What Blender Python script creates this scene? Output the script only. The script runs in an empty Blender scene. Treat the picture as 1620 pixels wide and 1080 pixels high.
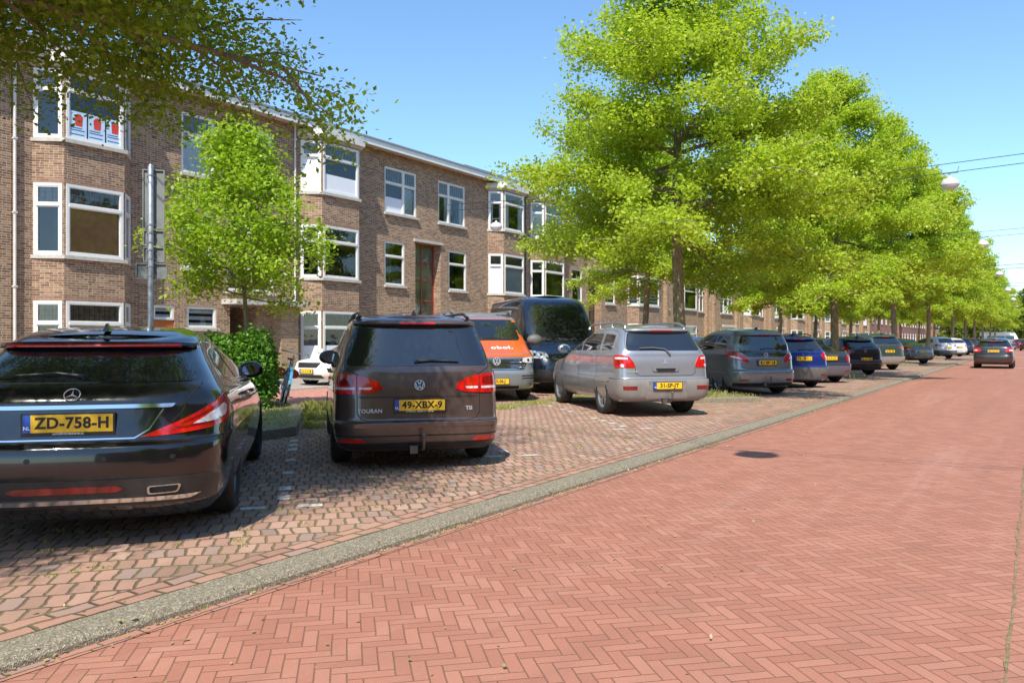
import bpy, bmesh, math, random
import numpy as np
from mathutils import Vector, Matrix
from mathutils.geometry import delaunay_2d_cdt
R = math.radians
sc = bpy.context.scene
COL = sc.collection
# ------------------------------------------------------------ camera, sky, sun, exposure
AZ = R(33.3)                       # the road runs along +x, the terrace stands at +y
cd = bpy.data.cameras.new("camera"); cam = bpy.data.objects.new("camera", cd); COL.objects.link(cam)
cam.location = (0, 0, 1.36); cam.rotation_euler = (R(90), 0, AZ - R(90))
cd.lens = 28.0; cd.sensor_width = 36; cd.shift_y = -3 / 1620; cd.clip_start = .05; cd.clip_end = 4000
sc.camera = cam
SUN = Vector((-.72, -.27, 1)).normalized()          # towards the sun
elev = math.asin(SUN.z)
w = bpy.data.worlds.new("World"); sc.world = w; w.use_nodes = True
nt = w.node_tree; nt.nodes.clear()
so = nt.nodes.new('ShaderNodeOutputWorld'); bg = nt.nodes.new('ShaderNodeBackground')
sky = nt.nodes.new('ShaderNodeTexSky'); sky.sky_type = 'NISHITA'; sky.sun_disc = False
sky.sun_elevation = elev; sky.sun_rotation = math.atan2(SUN.x, SUN.y)
sky.air_density = 1.0; sky.dust_density = .35; sky.ozone_density = 3.4; sky.altitude = 0
bg.inputs[1].default_value = .15
sm = nt.nodes.new('ShaderNodeMix'); sm.data_type = 'RGBA'; sm.blend_type = 'MULTIPLY'; sm.inputs[0].default_value = 1; sm.inputs[7].default_value = (.86, 1.0, 1.04, 1)
nt.links.new(sky.outputs[0], sm.inputs[6]); nt.links.new(sm.outputs[2], bg.inputs[0]); nt.links.new(bg.outputs[0], so.inputs[0])
sd = bpy.data.lights.new("sun", 'SUN'); sd.energy = 4.0; sd.angle = R(.6); sd.color = (1, .94, .84)
sun = bpy.data.objects.new("sun", sd); COL.objects.link(sun)
sun.rotation_euler = SUN.to_track_quat('Z', 'Y').to_euler(); sun.location = (-20, -8, 30)
sc.view_settings.view_transform = 'Standard'; sc.view_settings.look = 'None'
sc.view_settings.exposure = .64; sc.view_settings.gamma = 1
sc.render.engine = 'CYCLES'
sc.cycles.max_bounces = 6; sc.cycles.transparent_max_bounces = 12; sc.cycles.diffuse_bounces = 3
sc.cycles.glossy_bounces = 3; sc.cycles.transmission_bounces = 3; sc.cycles.use_denoising = True
sc.cycles.sample_clamp_indirect = 4

# ------------------------------------------------------------ node helpers
class N:
    nt = None
    def __init__(s, v): s.v = v
    @staticmethod
    def m(op, *a):
        n = N.nt.nodes.new('ShaderNodeMath'); n.operation = op
        for i, x in enumerate(a):
            x = x.v if isinstance(x, N) else x
            if isinstance(x, (int, float)): n.inputs[i].default_value = x
            else: N.nt.links.new(x, n.inputs[i])
        return N(n.outputs[0])
    def __add__(s, o): return N.m('ADD', s, o)
    def __radd__(s, o): return N.m('ADD', o, s)
    def __sub__(s, o): return N.m('SUBTRACT', s, o)
    def __rsub__(s, o): return N.m('SUBTRACT', o, s)
    def __mul__(s, o): return N.m('MULTIPLY', s, o)
    def __rmul__(s, o): return N.m('MULTIPLY', o, s)
    def __truediv__(s, o): return N.m('DIVIDE', s, o)
    def fl(s): return N.m('FLOOR', s)
    def fr(s): return N.m('FRACT', s)
    def lt(s, o): return N.m('LESS_THAN', s, o)
    def gt(s, o): return N.m('GREATER_THAN', s, o)
    def mod(s, o): return N.m('FLOORED_MODULO', s, o)
    def mn(s, o): return N.m('MINIMUM', s, o)
    def mx(s, o): return N.m('MAXIMUM', s, o)
    def sw(s, a, b): return s * a + (1 - s) * b     # s ? a : b
def lk(a, b): N.nt.links.new(a.v if isinstance(a, N) else a, b)
def nn(t, **k):
    n = N.nt.nodes.new(t)
    for a, b in k.items(): setattr(n, a, b)
    return n
def newmat(name):
    m = bpy.data.materials.new(name); m.use_nodes = True; N.nt = m.node_tree
    return m, m.node_tree.nodes['Principled BSDF']
def pos():
    g = nn('ShaderNodeNewGeometry'); s = nn('ShaderNodeSeparateXYZ'); lk(g.outputs['Position'], s.inputs[0])
    return g, [N(o) for o in s.outputs]
def noise(vec, scale, det=3, rough=.6, out=0):
    n = nn('ShaderNodeTexNoise'); n.inputs['Scale'].default_value = scale; n.inputs['Detail'].default_value = det
    n.inputs['Roughness'].default_value = rough
    if vec is not None: lk(vec, n.inputs['Vector'])
    return N(n.outputs[out])
def wn(a, b, c=0.0):
    v = nn('ShaderNodeCombineXYZ')
    for i, x in enumerate((a, b, c)):
        if isinstance(x, N): lk(x, v.inputs[i])
        else: v.inputs[i].default_value = x
    n = nn('ShaderNodeTexWhiteNoise', noise_dimensions='3D'); lk(v.outputs[0], n.inputs['Vector'])
    return N(n.outputs['Value'])
def ramp(f, stops, interp='LINEAR'):
    r = nn('ShaderNodeValToRGB'); r.color_ramp.interpolation = interp
    e = r.color_ramp.elements
    while len(e) < len(stops): e.new(.5)
    for el, (p, c) in zip(e, stops): el.position = p; el.color = (*c, 1)
    lk(f, r.inputs[0]); return r.outputs[0]
def mix(f, a, b, mode='MIX'):
    n = nn('ShaderNodeMix', data_type='RGBA', blend_type=mode)
    if isinstance(f, (int, float)): n.inputs[0].default_value = f
    else: lk(f, n.inputs[0])
    for i, x in ((6, a), (7, b)):
        if isinstance(x, tuple): n.inputs[i].default_value = (*x, 1)
        else: lk(x, n.inputs[i])
    return n.outputs[2]
def bump(h, st, dist, bs):
    n = nn('ShaderNodeBump'); n.inputs['Strength'].default_value = st; n.inputs['Distance'].default_value = dist
    lk(h, n.inputs['Height']); lk(n.outputs[0], bs.inputs['Normal'])
def sst(x, a, b):
    n = nn('ShaderNodeMapRange', interpolation_type='SMOOTHSTEP'); lk(x, n.inputs[0])
    n.inputs[1].default_value = a; n.inputs[2].default_value = b
    return N(n.outputs[0])
MAT = {}
def pm(name, col, rough=.5, metal=0, coat=0, var=.12, scale=6, bmp=0, spec=.5, ior=None):
    """plain procedural material: colour and gloss vary with noise"""
    if name in MAT: return MAT[name]
    m, b = newmat(name)
    tc = nn('ShaderNodeTexCoord'); f = noise(tc.outputs['Object'], scale, 4)
    lo = tuple(c * (1 - var) for c in col); hi = tuple(min(1, c * (1 + var)) for c in col)
    lk(ramp(f, [(.3, lo), (.7, hi)]), b.inputs['Base Color'])
    lk(N(noise(tc.outputs['Object'], scale * 2.3, 3).v) * (.12 if rough > .15 else .03) + (rough - .04 if rough > .15 else rough), b.inputs['Roughness'])
    b.inputs['Metallic'].default_value = metal; b.inputs['Coat Weight'].default_value = coat
    b.inputs['Coat Roughness'].default_value = .03; b.inputs['Specular IOR Level'].default_value = spec
    if bmp: bump(noise(tc.outputs['Object'], scale * 8, 4), .5, bmp, b)
    MAT[name] = m; return m
def paint(name, col, metal=.3, rough=.28, dirt=.12):
    if name in MAT: return MAT[name]
    m, b = newmat(name)
    tc = nn('ShaderNodeTexCoord'); g, (x, y, z) = pos()
    o = nn('ShaderNodeSeparateXYZ'); lk(tc.outputs['Object'], o.inputs[0]); oz = N(o.outputs[2])
    d = (1 - sst(oz, .2, .62)) * sst(noise(tc.outputs['Object'], 5, 5), .3, .8) * dirt * 3 + noise(tc.outputs['Object'], 2.2, 5) * dirt * .35
    lk(mix(d.mn(.8), col, (.16, .13, .10)), b.inputs['Base Color'])
    lk(d * .5 + rough, b.inputs['Roughness']); b.inputs['Metallic'].default_value = metal
    b.inputs['Coat Weight'].default_value = 1; lk(d * .35 + .02, b.inputs['Coat Roughness'])
    fl = nn('ShaderNodeTexVoronoi'); fl.inputs['Scale'].default_value = 900; lk(tc.outputs['Object'], fl.inputs[0])
    MAT[name] = m; return m
def brick_wall(name, cols, mortar, lum=1):
    if name in MAT: return MAT[name]
    m, b = newmat(name)
    uv = nn('ShaderNodeUVMap'); s = nn('ShaderNodeSeparateXYZ'); lk(uv.outputs[0], s.inputs[0])
    u, v = N(s.outputs[0]), N(s.outputs[1])
    rh, bw = .0625, .22
    row = (v / rh).fl(); off = wn(row, 3.1) * .12 + row.mod(2) * .5
    uu = u / bw + off; ci = uu.fl(); hf = wn(ci, row, 7.7).gt(.8)      # some half bricks
    a = uu.fr(); a2 = hf.sw((a * 2).fr() / 2, a); wd = hf.sw(.5, 1.0)
    idx = ci + hf * (a * 2).fl() * .37
    fx = a2.mn(wd - a2) * bw; fz = (v / rh).fr(); fz = fz.mn(1 - fz) * rh
    g = nn('ShaderNodeNewGeometry'); nz = noise(g.outputs['Position'], 38, 3)
    d = fx.mn(fz) + (nz - .5) * .007
    k = sst(d, .0025, .0065)
    rnd = wn(idx, row, 1.3); big = noise(g.outputs['Position'], .55, 5)
    c = ramp(rnd * .8 + big * .45 - .12, [(i / (len(cols) - 1), tuple(q * lum for q in cc)) for i, cc in enumerate(cols)])
    fine = noise(g.outputs['Position'], 60, 4)
    c = mix((fine * .5), c, (.10, .07, .05), 'MIX')
    stain = sst(noise(g.outputs['Position'], 1.3, 6), .55, .85)
    c2 = mix(k, mortar, c); c2 = mix(stain * .22, c2, (.12, .10, .09))
    lk(c2, b.inputs['Base Color']); b.inputs['Roughness'].default_value = .9; b.inputs['Specular IOR Level'].default_value = .2
    bump(k + fine * .2 + rnd * .12, .7, .006, b)
    MAT[name] = m; return m
def herring(name, W, n, ang, cols, joint, moss=.3, jw=.05, lum=1, dark=.0):
    m, b = newmat(name); g, (x, y, z) = pos()
    nz = noise(g.outputs['Position'], 3.2, 2); wob = (nz - .5) * .012
    ca, sa = math.cos(ang) / W, math.sin(ang) / W
    p = (x + wob) * ca + y * sa + 4000; q = (y + wob) * ca - x * sa + 4000
    i, j = p.fl(), q.fl(); fp, fq = p - i, q - j
    k = (i - j).mod(2 * n); h = k.lt(n - .5); mm = 2 * n - 1 - k
    u = h.sw(k + fp, mm + fq); v = h.sw(fq, fp)
    ia = h.sw(i - k, i); ib = h.sw(j, j - mm)
    e = u.mn(n - u).mn(v.mn(1 - v))
    nf = noise(g.outputs['Position'], 70, 3)
    e2 = e + (nf - .5) * .06
    kk = sst(e2, jw * .4, jw * 1.7)
    rnd = wn(ia, ib, 2.2); rnd2 = wn(ib, ia, 5.2)
    big = noise(g.outputs['Position'], .35, 5); mid = noise(g.outputs['Position'], 2.1, 5)
    c = ramp(rnd * .75 + big * .4 - .08, [(q_ / (len(cols) - 1), tuple(t * lum for t in cc)) for q_, cc in enumerate(cols)])
    fine = noise(g.outputs['Position'], 160, 4, .75)
    c = mix(sst(fine, .35, .8) * .30, c, tuple(min(1, t * 1.6) for t in cols[-1]))
    c = mix(sst(mid, .45, .8) * .30, c, (.24, .13, .095))
    mp = nn('ShaderNodeMapping'); mp.inputs['Scale'].default_value = (.10, 1.5, 1); lk(g.outputs['Position'], mp.inputs[0])
    st = noise(mp.outputs[0], 1.1, 5, .65)
    c = mix(sst(st, .50, .72) * .30, c, (.25, .12, .085)); c = mix((1 - sst(st, .30, .46)) * .25, c, (.55, .33, .26))
    jm = sst(noise(g.outputs['Position'], .9, 4) + (noise(g.outputs['Position'], 12, 3) - .5) * .5, .62 - moss * .5, .80 - moss * .35)
    jc = mix(jm * moss * 1.6, joint, (.12, .15, .03))
    c = mix(kk, jc, c)
    # chips and tiny bits of litter
    sp = sst(noise(g.outputs['Position'], 24, 2), .74, .78)
    c = mix(sp * .35, c, (.5, .42, .34))
    lk(c, b.inputs['Base Color'])
    lk(nf * .2 + .72, b.inputs['Roughness']); b.inputs['Specular IOR Level'].default_value = .25
    bump(kk + rnd2 * .22 + nf * .12, .7, .006, b)
    MAT[name] = m; return m
def runbond(name, bw, bh, ang, cols, joint, moss=.6, jw=.09, lum=1):
    m, b = newmat(name); g, (x, y, z) = pos()
    nz = noise(g.outputs['Position'], 2.4, 3); nz2 = noise(g.outputs['Position'], 1.9, 3, out=0)
    ca, sa = math.cos(ang), math.sin(ang)
    p = (x * ca + y * sa + (nz - .5) * .10) / bw + 4000; q = (y * ca - x * sa + (nz - .5) * .09) / bh + 4000
    row = q.fl(); p = p + row.mod(2) * .5 + wn(row, 9.1) * .22
    i = p.fl(); fp, fq = p - i, q - row
    e = (fp.mn(1 - fp) * bw).mn(fq.mn(1 - fq) * bh) / .1
    nf = noise(g.outputs['Position'], 45, 4)
    kk = sst(e + (nf - .5) * .10, jw * .4, jw * 1.8)
    rnd = wn(i, row, 2.2); rnd2 = wn(row, i, 5.2); big = noise(g.outputs['Position'], .4, 5)
    c = ramp(rnd * .8 + big * .5 - .15, [(q_ / (len(cols) - 1), tuple(t * lum for t in cc)) for q_, cc in enumerate(cols)])
    fine = noise(g.outputs['Position'], 120, 4, .75)
    c = mix(sst(fine, .35, .8) * .35, c, (.48, .36, .28))
    c = mix(sst(noise(g.outputs['Position'], 1.1, 6), .48, .75) * .42, c, (.17, .12, .10)); c = mix(rnd2.gt(.86) * .45, c, (.26, .22, .20))
    jm = sst(noise(g.outputs['Position'], 1.3, 5), .40, .62)
    jc = mix(jm * moss, joint, (.19, .17, .07))
    c = mix(kk, jc, c)
    sp = sst(noise(g.outputs['Position'], 19, 3), .70, .76)
    c = mix(sp * .5, c, (.42, .36, .20))
    lk(c, b.inputs['Base Color']); lk(nf * .2 + .74, b.inputs['Roughness']); b.inputs['Specular IOR Level'].default_value = .22
    bump(kk + rnd2 * .35 + nf * .15, .9, .010, b)
    MAT[name] = m; return m
def leafmat(name, a, b_, c_, trans=.45):
    m, bs = newmat(name); nt = N.nt
    g = nn('ShaderNodeNewGeometry'); rnd = N(g.outputs['Random Per Island'])
    big = noise(g.outputs['Position'], .9, 3)
    c = ramp(rnd * .7 + big * .6 - .15, [(0, a), (.5, b_), (1, c_)])
    bs.inputs['Roughness'].default_value = .42; bs.inputs['Specular IOR Level'].default_value = .32
    lk(c, bs.inputs['Base Color'])
    tr = nn('ShaderNodeBsdfTranslucent'); lk(mix(1.0, c, (1.25, 1.15, .5), 'MULTIPLY'), tr.inputs[0])
    ms = nn('ShaderNodeMixShader'); ms.inputs[0].default_value = trans
    out = [n for n in nt.nodes if n.type == 'OUTPUT_MATERIAL'][0]
    lk(bs.outputs[0], ms.inputs[1]); lk(tr.outputs[0], ms.inputs[2]); lk(ms.outputs[0], out.inputs[0])
    MAT[name] = m; return m
def glassmat(name, tint=(.012, .014, .016), mixf=.0, rough=.012):
    """window glass: Fresnel mirror over a view through"""
    m, bs = newmat(name); nt = N.nt; nt.nodes.remove(bs)
    out = [n for n in nt.nodes if n.type == 'OUTPUT_MATERIAL'][0]
    g = nn('ShaderNodeNewGeometry'); wv = noise(g.outputs['Position'], 1.7, 2)
    gl = nn('ShaderNodeBsdfGlossy'); gl.inputs['Roughness'].default_value = rough; gl.inputs[0].default_value = (.95, .97, 1, 1)
    bn = nn('ShaderNodeBump'); bn.inputs['Strength'].default_value = .12; bn.inputs['Distance'].default_value = .03
    lk(wv, bn.inputs['Height']); lk(bn.outputs[0], gl.inputs['Normal'])
    tr = nn('ShaderNodeBsdfTransparent'); tr.inputs[0].default_value = (*tint, 1)
    fr = nn('ShaderNodeFresnel'); fr.inputs[0].default_value = 1.52
    ms = nn('ShaderNodeMixShader'); lk((N(fr.outputs[0]) * 1.1 + mixf).mn(1.0), ms.inputs[0])
    lk(tr.outputs[0], ms.inputs[1]); lk(gl.outputs[0], ms.inputs[2]); lk(ms.outputs[0], out.inputs[0])
    MAT[name] = m; return m

# ------------------------------------------------------------ mesh helpers
def tag(o, label=None, cat=None, group=None, kind=None):
    if label: o['label'] = label
    if cat: o['category'] = cat
    if group: o['group'] = group
    if kind: o['kind'] = kind
    return o
def empty(name, loc, rz=0, **k):
    o = bpy.data.objects.new(name, None); COL.objects.link(o); o.empty_display_size = .3
    o.location = loc; o.rotation_euler = (0, 0, rz); return tag(o, **k)
def mesh_np(name, V, F, mats=None, smooth=True, mi=None):
    """V (n,3); F array (m,k) of one face size"""
    me = bpy.data.meshes.new(name); V = np.asarray(V, np.float32); F = np.asarray(F, np.int32)
    me.vertices.add(len(V)); me.vertices.foreach_set('co', V.ravel())
    me.loops.add(F.size); me.loops.foreach_set('vertex_index', F.ravel())
    me.polygons.add(len(F)); me.polygons.foreach_set('loop_start', np.arange(0, F.size, F.shape[1], dtype=np.int32))
    me.polygons.foreach_set('use_smooth', np.full(len(F), smooth))
    me.update(calc_edges=True)
    for m in (mats or []): me.materials.append(m)
    return me
def link(name, me, parent=None, loc=None):
    o = bpy.data.objects.new(name, me); COL.objects.link(o)
    if parent: o.parent = parent
    if loc: o.location = loc
    return o
class MB:
    def __init__(s): s.v = []; s.f = []; s.m = []; s.mats = []
    def _m(s, m):
        if m is None: return 0
        if m not in s.mats: s.mats.append(m)
        return s.mats.index(m)
    def add(s, vs, fs, m=None):
        k = len(s.v); s.v += [tuple(v) for v in vs]; i = s._m(m)
        for f in fs: s.f.append([k + a for a in f]); s.m.append(i)
        return s
    def quad(s, a, b, c, d, m=None): return s.add((a, b, c, d), [(0, 1, 2, 3)], m)
    def box(s, x0, x1, y0, y1, z0, z1, m=None):
        return s.add([(x0, y0, z0), (x1, y0, z0), (x1, y1, z0), (x0, y1, z0), (x0, y0, z1), (x1, y0, z1), (x1, y1, z1), (x0, y1, z1)],
                     [(0, 3, 2, 1), (4, 5, 6, 7), (0, 1, 5, 4), (1, 2, 6, 5), (2, 3, 7, 6), (3, 0, 4, 7)], m)
    def obox(s, P, T, Nn, u0, u1, d0, d1, z0, z1, m=None):
        """box in a wall's frame: P origin, T along, Nn outward"""
        f = lambda u, d, z: (P[0] + T[0] * u + Nn[0] * d, P[1] + T[1] * u + Nn[1] * d, z)
        return s.add([f(u0, d0, z0), f(u1, d0, z0), f(u1, d1, z0), f(u0, d1, z0), f(u0, d0, z1), f(u1, d0, z1), f(u1, d1, z1), f(u0, d1, z1)],
                     [(0, 1, 2, 3), (4, 7, 6, 5), (0, 4, 5, 1), (1, 5, 6, 2), (2, 6, 7, 3), (3, 7, 4, 0)], m)
    def prism(s, pts, z0, z1, m=None):
        n = len(pts)
        return s.add([(p[0], p[1], z0) for p in pts] + [(p[0], p[1], z1) for p in pts],
                     [tuple(range(n))[::-1], tuple(range(n, 2 * n))] + [(i, (i + 1) % n, n + (i + 1) % n, n + i) for i in range(n)], m)
    def tube(s, pts, r, n=8, m=None, cap=True):
        pts = [Vector(p) for p in pts]; rs = r if isinstance(r, (list, tuple)) else [r] * len(pts)
        vs = []; fs = []; up = None
        for i, p in enumerate(pts):
            t = (pts[min(i + 1, len(pts) - 1)] - pts[max(i - 1, 0)]).normalized()
            if up is None:
                up = Vector((0, 0, 1)) if abs(t.z) < .9 else Vector((1, 0, 0))
            a = t.cross(up).normalized(); b = a.cross(t).normalized(); up = b
            for k in range(n):
                th = 2 * math.pi * k / n; vs.append(p + (a * math.cos(th) + b * math.sin(th)) * rs[i])
        for i in range(len(pts) - 1):
            for k in range(n):
                k2 = (k + 1) % n; fs.append((i * n + k, i * n + k2, (i + 1) * n + k2, (i + 1) * n + k))
        if cap: fs.append(tuple(range(n))[::-1]); fs.append(tuple(range((len(pts) - 1) * n, len(pts) * n)))
        return s.add(vs, fs, m)
    def lathe(s, prof, n, C=(0, 0, 0), axis='y', m=None, closed=False):
        vs = []; fs = []; k = len(prof)
        for i in range(n):
            th = 2 * math.pi * i / n; c, q = math.cos(th), math.sin(th)
            for r, h in prof:
                vs.append((C[0] + r * c, C[1] + h, C[2] + r * q) if axis == 'y' else (C[0] + r * c, C[1] + r * q, C[2] + h) if axis == 'z' else (C[0] + h, C[1] + r * c, C[2] + r * q))
        for i in range(n):
            for j in range(k if closed else k - 1):
                a, b = i * k + j, i * k + (j + 1) % k; c_, d = ((i + 1) % n) * k + j, ((i + 1) % n) * k + (j + 1) % k
                fs.append((a, b, d, c_))
        return s.add(vs, fs, m)
    def build(s, name, mat=None, parent=None, smooth=None, uv=False, bev=0, **k):
        me = bpy.data.meshes.new(name); me.from_pydata(s.v, [], s.f)
        ml = s.mats if s.mats else [mat]
        for m in ml:
            if m: me.materials.append(m)
        if s.mats: me.polygons.foreach_set('material_index', s.m)
        if uv:
            l = me.uv_layers.new(name='UVMap'); co = np.array(s.v); 
            for p in me.polygons:
                n = p.normal
                for li in p.loop_indices:
                    v = co[me.loops[li].vertex_index]
                    if abs(n.z) > .7: l.data[li].uv = (v[0], v[1])
                    else:
                        q = math.hypot(n.x, n.y); l.data[li].uv = ((-v[0] * n.y + v[1] * n.x) / q, v[2])
        if smooth is not None:
            me.polygons.foreach_set('use_smooth', [True] * len(me.polygons)); me.update()
            me.set_sharp_from_angle(angle=R(smooth))
        if bev:
            bm = bmesh.new(); bm.from_mesh(me)
            bmesh.ops.bevel(bm, geom=[e for e in bm.edges if e.is_manifold and e.calc_face_angle(0) > .6], offset=bev, segments=2, affect='EDGES', profile=.5)
            bm.to_mesh(me); bm.free()
        o = link(name, me, parent); return tag(o, **k)
def dup(o, parent=None):
    c = o.copy(); COL.objects.link(c)
    if parent: c.parent = parent
    for ch in list(o.children): dup(ch, c)
    return c
_txt = {}
def text_mesh(txt, size, depth=.001, bold=.012, spacing=1.0):
    key = (txt, size, depth, bold, spacing)
    if key in _txt: return _txt[key]
    cu = bpy.data.curves.new('text', 'FONT'); cu.body = txt; cu.size = size; cu.extrude = depth; cu.align_x = 'CENTER'; cu.align_y = 'CENTER'
    cu.offset = bold * size; cu.resolution_u = 3; cu.space_character = spacing
    o = bpy.data.objects.new('text', cu); COL.objects.link(o)
    dg = bpy.context.evaluated_depsgraph_get(); me = bpy.data.meshes.new_from_object(o.evaluated_get(dg))
    COL.objects.unlink(o); bpy.data.objects.remove(o); _txt[key] = me; return me
def text(name, txt, size, mat, parent, M, depth=.001, bold=.012, spacing=1.0):
    me = text_mesh(txt, size, depth, bold, spacing).copy(); me.materials.clear(); me.materials.append(mat)
    me.transform(M); return link(name, me, parent)
# ------------------------------------------------------------ materials
ROAD = herring('road brick', .068, 3, R(45), [(.305, .128, .085), (.37, .158, .106), (.42, .197, .135)], (.235, .115, .075), moss=.22, jw=.040)
PARK = runbond('parking pavers', .108, .214, R(-43), [(.25, .145, .105), (.38, .222, .16), (.42, .235, .17), (.50, .34, .255)], (.15, .11, .07), moss=.75, jw=.075)
EDGE = runbond('edge pavers', .215, .108, 0, [(.30, .16, .12), (.40, .21, .15), (.46, .25, .18)], (.12, .08, .05), moss=.7)
TILE = runbond('pavement tiles', .30, .30, 0, [(.30, .28, .25), (.36, .34, .31), (.42, .39, .35)], (.12, .11, .09), moss=.3, jw=.05)
def kerbmat():
    m, b = newmat('kerb concrete'); g, (x, y, z) = pos()
    v = nn('ShaderNodeTexVoronoi'); v.inputs['Scale'].default_value = 130; lk(g.outputs['Position'], v.inputs[0])
    hsv = nn('ShaderNodeSeparateColor'); lk(v.outputs['Color'], hsv.inputs[0])
    c = ramp(N(hsv.outputs[0]), [(0, (.14, .118, .08)), (.45, (.22, .185, .128)), (.8, (.31, .265, .185)), (1, (.46, .41, .31))])
    c = mix(sst(noise(g.outputs['Position'], 1.6, 5), .45, .75) * .3, c, (.25, .22, .15))
    j = (x / 1.0).fr(); j = j.mn(1 - j)
    c = mix((1 - sst(j, .001, .004)) * .5, c, (.05, .045, .03))
    lk(c, b.inputs['Base Color']); b.inputs['Roughness'].default_value = .85
    bump(N(v.outputs['Distance']) + sst(j, .001, .005) * .4, .8, .005, b); MAT['kerb'] = m; return m
KERB = kerbmat()
def soilmat():
    m, b = newmat('verge soil'); g, _ = pos()
    c = ramp(noise(g.outputs['Position'], 3, 6), [(.3, (.16, .13, .07)), (.5, (.24, .22, .10)), (.7, (.30, .29, .12))])
    lk(c, b.inputs['Base Color']); b.inputs['Roughness'].default_value = .95; bump(noise(g.outputs['Position'], 30, 5), .8, .03, b)
    return m
SOIL = soilmat()
WHITE = pm('white paint', (.78, .77, .73), .38, var=.05, scale=3)
WHITE2 = pm('weathered white paint', (.66, .63, .58), .5, var=.14, scale=4)
SOFFIT = pm('tan soffit boards', (.52, .40, .28), .6, var=.12, scale=2)
STONE = pm('sill stone', (.52, .49, .43), .75, var=.15, scale=9, bmp=.003)
ZINC = pm('zinc gutter', (.30, .31, .32), .45, metal=.4, var=.1)
BR1 = brick_wall('brown brick', [(.16, .086, .053), (.28, .156, .095), (.40, .24, .144), (.53, .35, .215)], (.62, .54, .42))
BR2 = brick_wall('tan brick', [(.26, .15, .09), (.42, .25, .15), (.52, .34, .20), (.60, .42, .27)], (.50, .43, .33))
BR3 = brick_wall('dark brick base', [(.10, .05, .04), (.17, .08, .06), (.24, .12, .09)], (.30, .24, .19))
BR4 = brick_wall('red brick', [(.22, .07, .05), (.32, .11, .08), (.38, .15, .11)], (.40, .33, .28))
SOLD = brick_wall('soldier bricks', [(.26, .12, .08), (.36, .20, .13), (.42, .26, .18)], (.48, .40, .32))
GLASS = glassmat('house glass', (.93, .95, .96), .03)
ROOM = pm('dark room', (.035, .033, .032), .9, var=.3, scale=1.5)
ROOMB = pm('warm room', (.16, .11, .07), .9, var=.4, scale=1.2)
CURT = pm('net curtain', (.80, .80, .78), .9, var=.08)
CURTG = pm('green grey curtain', (.20, .24, .20), .9, var=.2)
BLIND = pm('white blind and film', (.80, .82, .86), .7, var=.03)
BLINDB = pm('brown blind', (.66, .38, .18), .7, var=.15)
LEAD = pm('leaded toplight', (.20, .17, .12), .35, var=.5, scale=7)
LEADW = pm('lead line', (.05, .05, .05), .6)
DOORO = pm('orange door', (.50, .13, .03), .35, var=.1)
REDF = pm('red steel', (.50, .06, .04), .4)
DOORB = pm('brown door', (.16, .06, .035), .4)
STEEL = pm('galvanised steel', (.42, .44, .46), .42, metal=.7, var=.2, scale=14)
ALU = pm('aluminium sign back', (.28, .30, .30), .45, metal=.35, var=.08)
BARK = None
def barkmat():
    m, b = newmat('bark'); g, (x, y, z) = pos()
    mp = nn('ShaderNodeMapping'); mp.inputs['Scale'].default_value = (1, 1, .22); lk(g.outputs['Position'], mp.inputs[0])
    f = noise(mp.outputs[0], 26, 6, .7); lich = sst(noise(g.outputs['Position'], 3.5, 5), .52, .66)
    c = ramp(f, [(.3, (.13, .105, .07)), (.55, (.30, .25, .17)), (.75, (.44, .39, .28))])
    c = mix(lich * .55, c, (.30, .27, .06))
    lk(c, b.inputs['Base Color']); b.inputs['Roughness'].default_value = .9; bump(f, .9, .02, b); return m
BARK = barkmat()
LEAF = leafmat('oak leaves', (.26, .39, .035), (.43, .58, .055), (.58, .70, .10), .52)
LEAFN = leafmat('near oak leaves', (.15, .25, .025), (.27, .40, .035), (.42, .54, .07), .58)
LEAFY = leafmat('young tree leaves', (.22, .38, .025), (.34, .52, .04), (.48, .62, .08))
LEAFH = leafmat('hedge leaves', (.07, .19, .02), (.12, .29, .035), (.22, .40, .05), .3)
GRASS = leafmat('grass blades', (.20, .28, .05), (.38, .38, .11), (.55, .50, .22), .35)
YG = leafmat('far leaves', (.12, .20, .03), (.19, .29, .04), (.28, .36, .07))
# ------------------------------------------------------------ ground
def sheet(name, x0, x1, y0, y1, z, mat, kind='structure', nx=1):
    b = MB()
    for i in range(nx):
        a = x0 + (x1 - x0) * i / nx; c = x0 + (x1 - x0) * (i + 1) / nx
        b.quad((a, y0, z), (c, y0, z), (c, y1, z), (a, y1, z))
    return tag(b.build(name, mat), kind=kind)
GROUNDM = pm('far ground', (.20, .18, .15), .9, var=.3, scale=.3)
sheet('ground', -900, 1800, -1200, 1200, -.16, GROUNDM)
sheet('road', -40, 420, -9, 3.66, -.06, ROAD)
sheet('opposite_pavement', -40, 420, -14, -9.004, -.03, TILE)
sheet('road_edging', -40, 420, 3.585, 3.67, -.056, runbond('edging brick', .21, .095, 0, [(.34, .15, .105), (.40, .18, .13), (.44, .21, .15)], (.15, .09, .05), moss=.5, jw=.04))
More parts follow.
